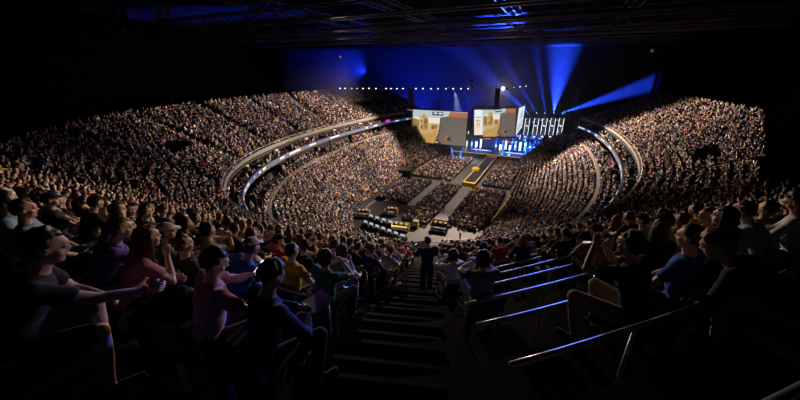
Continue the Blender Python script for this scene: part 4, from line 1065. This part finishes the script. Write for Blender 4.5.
for i in range(6):
    a, b_ = A+(B_-A)*i/6, A+(B_-A)*(i+.96)/6; d = (b_-a)[:2]; L = np.linalg.norm(d)
    t = thing('crowd_barrier', '%s crowd barrier from the left along the near floor edge' % ORD[i], 'barrier', (*((a+b_)/2)[:2], 0), math.atan2(d[1], d[0]), 'crowd barriers')
    m = MB()
    for z in (.12, 1.1): m.tube([(-L/2, 0, z), (L/2, 0, z)], .03, 6)
    for x in np.linspace(-L/2, L/2, 12): m.tube([(x, 0, .12), (x, 0, 1.1)], .015, 5)
    m.obj('barrier_frame', M['rail'], t)
    for s in (-1, 1): m = MB(); m.box((s*L*.4, 0, .03), (.06, .7, .06)); m.obj('barrier_foot', M['rail'], t)
# openings at the foot of the lower stand
for p, dz in VOM_LOW:
    m = MB(); m.box((p[0], p[1], 1.6), (4.2, 4.2, 3.0), .2); struct(m, 'door_vomitory', M['dark'])
# drape behind the stage
m = MB(); xs = np.linspace(-50, 50, 160); cv = np.stack([xs, 60+.35*np.sin(xs*2.2)], -1); m.strip(cv, 0, cv, 20); struct(m, 'wall_drape', M['drape'], True)

# ------------------------------------------------------------------ haze over the stage
hz = MB(); hz.box((-4, 41, 19.4), (96, 35, 38.2)); o = hz.obj('haze', [bpy.data.materials.new('haze')]); hm = o.data.materials[0]; hm.use_nodes = True
nt = hm.node_tree; nt.nodes.remove(nt.nodes['Principled BSDF']); vs = nt.nodes.new('ShaderNodeVolumeScatter'); vs.inputs['Density'].default_value = .006; vs.inputs['Anisotropy'].default_value = .2
vs.inputs['Color'].default_value = (1, 1, 1, 1)
nt.links.new(vs.outputs['Volume'], nt.nodes['Material Output'].inputs['Volume']); tag(o, 'thin stage haze hanging over the stage and far stands', 'haze', None, 'stuff')
hz2 = MB(); hz2.box((-47, 12, 29), (24, 22, 15)); o2 = hz2.obj('haze', hm); tag(o2, 'thin blue haze under the roof above the upper left stand', 'haze', None, 'stuff')  # added haze box; its glow stands in for blue-lit roof structure
SC.cycles.volume_bounces = 0; SC.cycles.sample_clamp_direct = 30; SC.cycles.sample_clamp_indirect = 1; SC.cycles.max_bounces = 3; SC.cycles.diffuse_bounces = 1

# ------------------------------------------------------------------ light
BL = (.015, .06, 1.)
for i, px in enumerate(LADX):
    b0 = at_y(px, 113, YB-1.1)
    e = (5e5, 4e5, 4e5, 1.1e6, 1.8e6)[i]; a = (14, 10, 10, 36, 14)[i]
    spot('beam_light', b0, BEAM[i], e, BL, a, (.5, .5, .5, 1., .8)[i], .1)
    b1 = at_y(px+2, 143, YB-1.2); spot('beam_light', b1, (-.25+.05*i, -.4, -1), 3e6, (.02, .13, 1.), 6, .5, .1)
for x, tx in ((-24, -.3), (-19, .12), (-14, .25), (-9, -.2), (3, .1), (7, -.12), (11, .1), (15, -.3)):
    spot('flood_light', (x, 45 if x > -8 else 36, 9.0 if x > -8 else 6.0), (tx, -.1, -1), 3e6, (.02, .17, 1.), 8, .5, .1)
# blue floods aimed up into the roof
for x, y, dx, dy, e in ((-34, 58.9, -.15, -.6, 5.5e4), (-16, 58.9, 0, -.6, 3.8e4), (2, 58.9, .0, -.6, 1.8e4)):
    spot('roof_flood', (x, y, 9), (dx, dy, 1), e, (.008, .03, 1.), 100, .8, .4)
spot('roof_flood', (-42, 23.3, 30), (-.2, -1, .3), 3e4, (.008, .03, 1.), 100, .8, .4)  # added blue spot that makes the left haze box glow
spot('hot_light', hotp+np.array([0, -.8, -.4]), (.1, -.9, -.1), 3e3, (1., .92, .8), 150, .7, .2)
spot('white_beam', at_y(455, 91, 37), (.25, -.1, -1), 6e4, (.7, .85, 1.), 30, .9, .2)
# audience wash from the rig
WARM = (1., .74, .57)
RIG = []
for (p, tgt, e, ang, bl) in (((-4, 20, 25), (-38, -12, 11), 2.9e5, 70, .6), ((6, 22, 25), (38, 0, 11), 2.6e5, 78, .6), ((0, 8, 26), (2, -42, 4), 1.7e5, 56, .5), ((-2, 10, 26), (-20, -34, 6), 1.8e5, 44, .6), ((-2, 12, 27), (-2, 12, 0), 5e4, 110, .6),
                             ((-34, -2, 33), (27, -66, 23), 1.3e5, 26, .9), ((34, 2, 33), (6, -72, 23), 1.15e5, 24, .9), ((-12, 24, 25), (-14, -62, 20), 1.6e4, 36, .9)):
    spot('wash_light', p, np.array(tgt)-np.array(p), e, WARM, ang, bl, .25); lamp(np.array(p)+np.array([0, 0, .75]), np.array(tgt)-np.array(p), 'lens_dim', 'wash lamp on the rig', 'audience wash lamps', .3)
spot('stair_blue_fill', (10, 40, 20), np.array([18.5, -75.2, 27])-np.array([10, 40, 20]), 5e5, (.04, .12, 1.), 2.4, .8, .3)  # added blue spot without a fixture, tints the near stairs
for p_, q_, e_, a_ in (((6, 22, 27), (8, -30, 45), 3e6, 17), ((-10, 22, 27), (-44, -22, 41), 2e6, 15)): spot('roof_glint', p_, np.array(q_)-np.array(p_), e_, BL, a_, .8, .3)  # added blue spots without fixtures, only for glints on the roof trusses
for m_ in bpy.data.materials:
    m_.cycles.emission_sampling = 'NONE'
w = bpy.data.worlds.new('world'); SC.world = w; w.use_nodes = True; w.node_tree.nodes['Background'].inputs['Color'].default_value = (0, 0, 0, 1); w.node_tree.nodes['Background'].inputs['Strength'].default_value = 0
